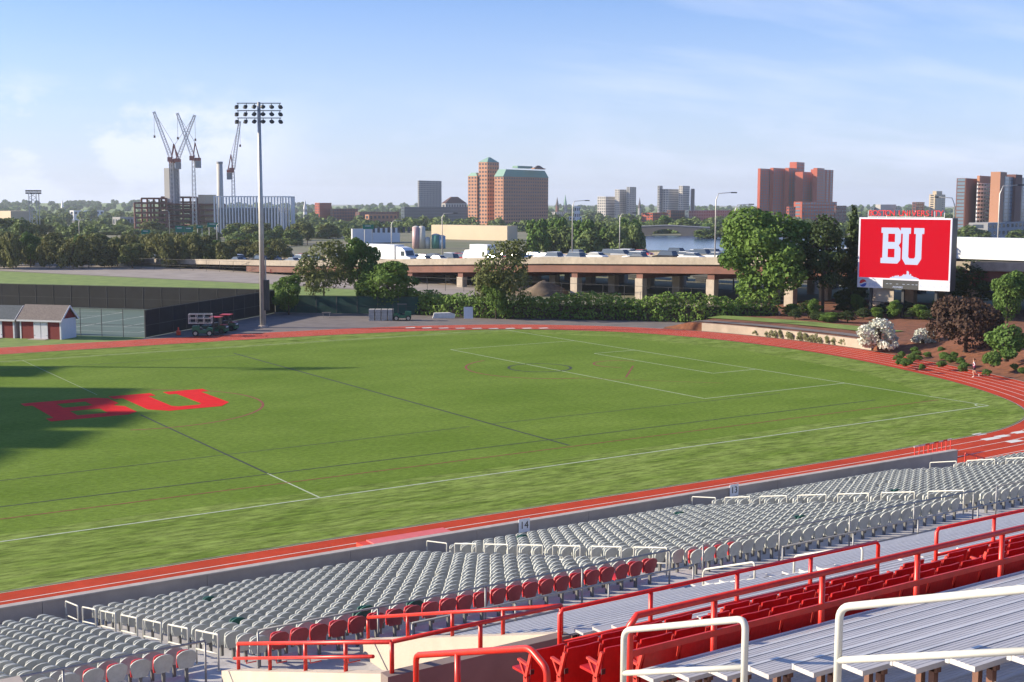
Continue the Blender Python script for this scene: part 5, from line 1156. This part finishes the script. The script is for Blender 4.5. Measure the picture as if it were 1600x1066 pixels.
# luffing cranes
def crane(mx, yb_, yp, tip, cw, D, label, kx=None):
    p = CAM+VFH*D+VRH*((mx-800)*D/F); e = empty('tower_crane', (p[0], p[1], 0), -YAW, label, 'crane', None); S = D/F
    M_c = mat('crane_pale', (.66, .63, .60), .6, var=.05); M_cr = mat('crane_red', (.30, .10, .08), .6, var=.05); zp_ = zpy(yp, D)
    def lattice(a, c, w, nm, m, n):
        b = MB(); a = np.array(a, float); c = np.array(c, float); d = (c-a)/np.linalg.norm(c-a); x = np.cross(d, (0, 1, 0)); x /= np.linalg.norm(x); y = np.array((0, 1.0, 0)); C4 = [(x*i+y*j)*w/2 for i, j in ((-1, -1), (1, -1), (1, 1), (-1, 1))]
        for q in C4: b.bar(a+q, c+q*.6, .2)
        for k in range(n):
            for i in range(4):
                t0, t1 = k/n, (k+1)/n; b.bar(a+(c-a)*t0+C4[i]*(1-.4*t0), a+(c-a)*t1+C4[(i+1) % 4]*(1-.4*t1), .11)
        return b.build(nm, m, e)
    lattice((0, 0, 0), (0, 0, zp_), 2.0, 'mast', M_c, 16)
    tx, ty = tip; jt = ((tx-mx)*S, 0, zpy(ty, D)); lattice((0, 0, zp_+1), jt, 1.7, 'jib', M_c, 18)
    sx = 1 if cw > 0 else -1; MB().box(min(0, cw*S), max(0, cw*S), -1.4, 1.4, zp_-.6, zp_+.9).build('machinery_deck', M_cr, e); MB().box(cw*S-sx*2.4 if sx > 0 else cw*S, cw*S if sx > 0 else cw*S+2.4, -1.3, 1.3, zp_-4.2, zp_-.7).build('counterweight', M_concB, e)
    MB().box(-1.4, 1.0, -2.4, -1.45, zp_-.5, zp_+1.8).build('operator_cab', M_cr, e)
    ax = (cw*S*.35, 0, zp_+9*S*6.0/2); ap = (cw*S*.30, 0, zp_+26*S); f = MB(); f.bar((0, 0, zp_+1), ap, .5); f.bar((cw*S*.8, 0, zp_+.9), ap, .4); f.build('back_mast', M_cr, e)
    f = MB(); f.bar(ap, jt, .14); f.bar(ap, (cw*S*.9, 0, zp_+1), .14); f.bar(jt, (jt[0], 0, jt[2]-12), .12); f.box(jt[0]-.4, jt[0]+.4, -.4, .4, jt[2]-13.2, jt[2]-12); f.build('cables', M_fr, e)
crane(272, 262, 254, (247, 179), 14, 650, 'luffing crane over the concrete core with its jib leaning left'); crane(281, 262, 256, (310, 184), -12, 655, 'luffing crane over the concrete core with its jib leaning right'); crane(306, 318, 252, (283, 181), 11, 645, 'free standing luffing crane beside the core, jib leaning left'); crane(367, 340, 270, (379, 193), -9, 660, 'luffing crane behind the white finned building with steep jib')
p = CAM+VFH*600+VRH*((346.5-800)*600/F); e = empty('chimney', (p[0], p[1], 0), 0, 'tall plain concrete chimney beside the white finned building', 'chimney'); zc_ = zpy(258, 600); MB().tube([(0, 0, 0), (0, 0, zc_)], [1.6, 1.35], 16).build('shaft', M_concA, e, smooth=True); MB().tube([(0, 0, zc_), (0, 0, zc_+.9)], 1.5, 16).build('rim', M_concB, e)
# white building of vertical fins
D = 560; h = groot('finned_building', 388, D, 'white low building wrapped in vertical fins', 'building'); zt_ = zpy(308, D); w = (440-337)*D/F; dep = 26; b0 = CAM+VFH*D+VRH*((337-800)*D/F)-np.array((h.location.x, h.location.y, CAM[2]))
loop = [b0+VRH*(w*(k/22)) for k in range(23)]; loop += [b0+VRH*(w+3*math.sin(a))+VFH*(dep/2-dep/2*math.cos(a)) for a in np.linspace(.3, 2.8, 8)]
core_ = MB().prism([tuple((b0+VRH*1.5+VFH*1.5)[:2]), tuple((b0+VRH*(w-1.5)+VFH*1.5)[:2]), tuple((b0+VRH*(w-1.5)+VFH*dep)[:2]), tuple((b0+VRH*1.5+VFH*dep)[:2])], 0, zt_*.72).build('glass_core', M_gls, h, fix=True)
for k, q in enumerate(loop): MB().bar(q+np.array((0, 0, zt_*.08)), q+np.array((0, 0, zt_)), .55, .9, up=tuple(VFH)).build('fin', M_whiteB, h)
rg = MB()
for q, q2 in zip(loop, loop[1:]): rg.bar(q+np.array((0, 0, zt_-.2)), q2+np.array((0, 0, zt_-.2)), .5, .5)
rg.build('top_ring', M_whiteB, h); block(h, 436, 440, 447, 334, D+8, M_concB)
# misc skyline: (name,label,[(px0,pxc,px1,yt,mat,floors,bays)],D)
def simple(name, label, D, parts, cat='building'):
    e = groot(name, parts[0][1], D, label, cat)
    for (a, c, d, yt, m, fl, by) in parts: r = block(e, a, c, d, yt, D, m, fl, by)
    return e, r
simple('office_tower', 'plain grey slab tower left of the stepped hotel', 1300, [(653, 655, 690, 283, M_concB, 18, 16)])
simple('laboratory_building', 'long dark glass building at the foot of the stepped hotel', 1000, [(627, 632, 731, 324, M_gls, 5, 30), (620, 624, 634, 343, M_brickR, 3, 4)])
e, (bb, P, z) = simple('hall', 'dark building with a steep brown roof beside the grey slab tower', 1150, [(690, 696, 729, 318, M_concA, 3, 9)]); hip(e, P, z, zpy(308, 1150), fm('brown_roof', (.11, .05, .04)), .3)
simple('brick_block', 'red brick stepped block left of the dark glass building', 1050, [(493, 500, 519, 318, M_brickR, 7, 8), (516, 522, 560, 327, M_brickD, 4, 10), (556, 562, 624, 332, M_brickD, 4, 16)])
simple('brick_hall', 'low orange brick hall before the dark glass building', 850, [(571, 577, 621, 336, M_brickO, 2, 8)])
e, r = simple('clock_tower', 'slim white cupola tower beside the red brick block', 1200, [(475, 476.5, 481, 326, M_whiteB, 2, 2)], 'tower'); hip(e, r[1], r[2], zpy(314, 1200), M_whiteB, .1)
e, r = simple('low_warehouse', 'white low building with a row of small windows behind the truck', 480, [(549, 551, 625, 358, M_whiteB, 0, 0)])
wb = MB(); q0 = CAM+VFH*477+VRH*((582-800)*477/F)-np.array((e.location.x, e.location.y, CAM[2]))
for k in range(9): wb.box(0, 1.0, 0, .1, 0, 2.2); n_ = len(wb.v)-8; wb.v[n_:] = [tuple(q0+VRH*(k*1.9+v[0])+VFH*v[1]+np.array((0, 0, 4.2+v[2]))) for v in wb.v[n_:]]
o = wb.build('windows', M_win, e); o['kind'] = 'stuff'
simple('warehouse', 'long blank cream warehouse wall before the hotel', 520, [(674, 792, 808, 353, M_tanB, 0, 0)])
for px, r_, yt, c, nm in ((650, 1.3, 355, (.50, .34, .34), 'pinkish'), (659, 1.2, 355, (.62, .57, .48), 'cream'), (681, 1.5, 367, (.08, .26, .20), 'green'), (690, 1.3, 369, (.22, .36, .50), 'blue'), (668, .9, 372, (.6, .58, .52), 'small pale')):
    q = CAM+VFH*430+VRH*((px-800)*430/F); zz_ = zpy(yt, 430); e = empty('storage_tank', (q[0], q[1], 0), 0, '%s upright storage tank before the cream warehouse' % nm, 'tank'); MB().tube([(0, 0, 0), (0, 0, zz_)], r_, 14).build('shell', fm('tank_'+nm, c, .5), e, smooth=True); MB().lathe([(r_, 0), (r_*.5, .35), (.1, .45)], (0, 0, zz_), 14).build('lid', M_concA, e)
simple('far_tower', 'cream office block with rows of windows over the riverbank', 1500, [(932, 945, 959, 307, M_concA, 7, 12)])
simple('far_tower', 'grey concrete twin tower beside the cream office block', 1500, [(959, 966, 979, 296, M_concA, 14, 7), (977, 982, 992, 292, M_concB, 14, 5)])
simple('far_tower', 'cluster of pale concrete towers with a dark topped stack', 1450, [(1025, 1028, 1033, 290, M_concB, 12, 3), (1030, 1042, 1059, 295, M_concA, 12, 12), (1058, 1064, 1075, 290, M_concA, 14, 7), (1076, 1077, 1083, 296, M_whiteB, 0, 0), (1077, 1078, 1082.5, 294.5, M_slate, 0, 0)])
simple('brick_building', 'boxy red brick building by the river trees', 900, [(1001, 1018, 1042, 332, M_brickR, 4, 14)]); simple('low_offices', 'long dark low office building beside the boxy brick building', 950, [(1040, 1046, 1070, 328, M_brickD, 4, 8), (1068, 1074, 1164, 328, M_gls, 4, 26)])
simple('white_boathouse', 'white and red small tower house among the riverbank trees', 900, [(896, 900, 905, 322, M_whiteB, 3, 3), (888, 894, 908, 338, M_whiteB, 2, 4)])
for px, yt, yr_, nm in ((869.5, 322, 308, 'brown'), (882, 320, 304, 'green topped'), (997.5, 325, 308, 'thin grey')):
    e, r = simple('church_spire', '%s church spire on the skyline' % nm, 1600, [(px-2.6, px, px+2.8, yt, M_brickD if nm == 'brown' else M_concB, 0, 0)], 'spire'); hip(e, r[1], r[2], zpy(yr_, 1600), M_verd if 'green' in nm else M_slate, .04)
simple('apartment_house', 'pale apartment houses at the foot of the church spires', 1500, [(860, 866, 889, 331, M_concA, 5, 8)])
simple('office_block', 'dark glass office block above the scoreboard title', 1300, [(1357, 1362, 1403, 322, M_gls, 4, 12), (1364, 1372, 1396, 318, M_concA, 0, 0)])
simple('round_tower', 'brown tower block over the right part of the scoreboard title', 1300, [(1421, 1427, 1440, 314, M_brickD, 6, 5)]); simple('tan_tower', 'tan stepped high rise above the scoreboard', 1300, [(1447, 1456, 1472, 302, M_tanB, 11, 7), (1452, 1458, 1467, 297, M_tanB, 0, 0)])
simple('light_store', 'pale flat roofed store far left beyond the trees', 700, [(-5, 20, 52, 332, M_tanB, 0, 0)]); simple('white_sheds', 'white low sheds on the far left hillside', 1400, [(112, 118, 165, 331, M_whiteB, 1, 8)]); simple('grey_roof', 'dark hipped roof building left of the construction site', 800, [(178, 190, 216, 341, M_concB, 1, 8)])
e, r = simple('church_spire', 'white church spire left of the construction site', 1500, [(98, 100, 103.5, 327, M_whiteB, 0, 0)], 'spire'); hip(e, r[1], r[2], zpy(314, 1500), M_whiteB, .05)
q = CAM+VFH*520+VRH*((57-800)*520/F); e = empty('floodlight_tower', (q[0], q[1], 0), -YAW, 'lattice floodlight tower far left above the trees', 'light pole'); zz_ = zpy(304, 520); f = MB()
for x in (-1.5, 1.5):
    for y in (-1.5, 1.5): f.bar((x, y, 0), (x, y, zz_), .25)
for k in range(10): f.bar((-1.5, -1.5, zz_*k/10), (1.5, -1.5, zz_*(k+1)/10), .15); f.bar((1.5, -1.5, zz_*k/10), (-1.5, -1.5, zz_*(k+1)/10), .15)
f.build('tower', M_steel, e); f = MB()
for k in range(6):
    for j in range(2): f.box(-3.2+k*1.1, -2.4+k*1.1, -.6, .2, zz_+j*.9-.4, zz_+j*.9+.25)
f.build('lamp_bank', M_dkmet, e)
# stone arch bridge over the river
q = CAM+VFH*610+VRH*((1040-800)*610/F); e = empty('arch_bridge', (q[0], q[1], 0), -YAW-.15, 'old stone bridge with a single visible arch over the river', 'bridge'); zz_ = 5.2; b = MB(); P = [(-26, 0), (-26, zz_-.6), (0, zz_+.6), (26, zz_-.6), (26, 0), (9, 0)]+[(9*math.cos(t), 4.0*math.sin(t)) for t in np.linspace(.15, math.pi-.15, 10)]+[(-9, 0)]
b.extrude_y(P, -4, 4); b.build('arch_wall', fm('dark_stone', (.17, .15, .13)), e, fix=True); MB().bar((-26, 0, zz_-.2), (0, 0, zz_+1.0), 8.4, .5).build('parapet', M_concB, e); MB().bar((0, 0, zz_+1.0), (26, 0, zz_-.2), 8.4, .5).build('parapet', M_concB, e); e.scale = (.8, .8, .8)
# far woods and wooded ridge
def woods(name, label, n, D0, D1, px0, px1, ytop, size, m, seed, hmin=6, hmax=12):
    rs = np.random.RandomState(seed); protos = [leaf_cloud(blob_lobes(6, 10, .3, 6, s_), 260, size, s_, .6) for s_ in (1, 2, 3)]; V, Fc = [], []; base = 0
    pv = [(np.array(p.v), np.array(p.f)) for p in protos]
    for i in range(n):
        D = rs.uniform(D0, D1); px = rs.uniform(px0, px1); q = CAM+VFH*D+VRH*((px-800)*D/F); v, f = pv[i % 3]; a = rs.uniform(0, 6.28); s_ = rs.uniform(.8, 1.5); hh = rs.uniform(hmin, hmax)/10; zb_ = ytop(px, D)
        R = np.array([[math.cos(a), -math.sin(a), 0], [math.sin(a), math.cos(a), 0], [0, 0, 1]]); V.append((v @ R.T)*np.array((s_, s_, hh))+np.array((q[0], q[1], zb_))); Fc.append(f+base); base += len(v)
    me = bpy.data.meshes.new(name); V = np.concatenate(V); Fc = np.concatenate(Fc); me.from_pydata(V.tolist(), [], Fc.tolist()); me.materials.append(m); o = bpy.data.objects.new(name, me); COL.objects.link(o); tag(o, label, 'woods', None, 'stuff')
flat = lambda px, D: -6.0
woods('far_woods', 'belt of trees spread between the highway and the far city', 330, 640, 880, -60, 1660, flat, 1.0, M_leafF, 4, 7, 12)
woods('city_trees', 'distant street trees among the city blocks', 330, 900, 1500, -60, 1660, flat, 1.3, M_leafF, 5, 7, 13)
def ridge(px, D): return -6+11*sm((D-1900)/1300)*(1.0+.25*math.sin(px*.011)+.15*math.sin(px*.031+1))*(1.0 if px < 480 else .55)
woods('ridge_woods', 'wooded ridge on the horizon', 700, 1900, 3300, -80, 1680, ridge, 2.2, M_leafB, 6, 7, 12)
b = MB(); PX = list(range(-400, 2001, 50)); DD_ = [1700, 2000, 2400, 2900, 3400, 5000]
for px in PX:
    for D in DD_:
        q = CAM+VFH*D+VRH*((px-800)*D/F); b.v.append((q[0], q[1], ridge(px, D) if D > 1700 else -7))
nD = len(DD_)
for k in range(len(PX)-1):
    for j in range(nD-1): b.f.append((k*nD+j, (k+1)*nD+j, (k+1)*nD+j+1, k*nD+j+1)); b.m.append(0)
b.build('hills', M_grass, kind='structure', fix=True)
# the dormitory slabs west of the field (outside the frame) whose shadow lies over the centre circle
S_ = np.array((.815, -.58)); S_ /= np.linalg.norm(S_); N2 = np.array((.58, .815)); N2 /= np.linalg.norm(N2)
def dorm(n0, n1, tip, H, label, extra=()):
    dist = H/math.tan(SUN_EL); c0 = N2*n0+S_*(tip-dist); e = empty('dormitory_tower', (c0[0], c0[1], 0), math.atan2(N2[1], N2[0]), label, 'building'); w = n1-n0
    MB().box(0, w, 0, 16, 0, H).build('wall', M_brickD, e); wd = MB()
    for f in range(int(H/3)):
        for k in range(int(w/3)): wd.box(k*3+.8, k*3+2.3, -.05, -.01, f*3+1, f*3+2.5); wd.box(k*3+.8, k*3+2.3, 16.01, 16.05, f*3+1, f*3+2.5)
    o = wd.build('windows', M_win, e); o['kind'] = 'stuff'
    for a, c, hh in extra: MB().box(a, c, 2, 14, H, H+hh).build('penthouse', M_concB, e)
dorm(3, 38.8, -22, 40, 'brick dormitory tower whose shadow falls over the centre circle', ((1, 9, 1.2), (9.5, 16, 2.2), (17, 24, 2.6), (27, 32, 1.0)))
dorm(45, 52.0, -34, 34, 'narrow brick dormitory tower behind the sheds', ())

# ---- the summer air between here and the skyline
hz = MB().box(-4000, 9500, -4500, 9500, -8.5, 130).build('haze', mat('haze_surface', (1, 1, 1), var=0), kind='stuff'); hz['label'] = 'thin pale summer haze filling the air over the city'; hz['category'] = 'haze'
hm = MATS['haze_surface']; ht = hm.node_tree; ht.nodes.clear(); ho = ht.nodes.new('ShaderNodeOutputMaterial'); hv = ht.nodes.new('ShaderNodeVolumePrincipled')
hv.inputs['Color'].default_value = (.80, .88, 1, 1); hv.inputs['Density'].default_value = 0.00011; hv.inputs['Anisotropy'].default_value = 0.2; ht.links.new(hv.outputs[0], ho.inputs['Volume'])
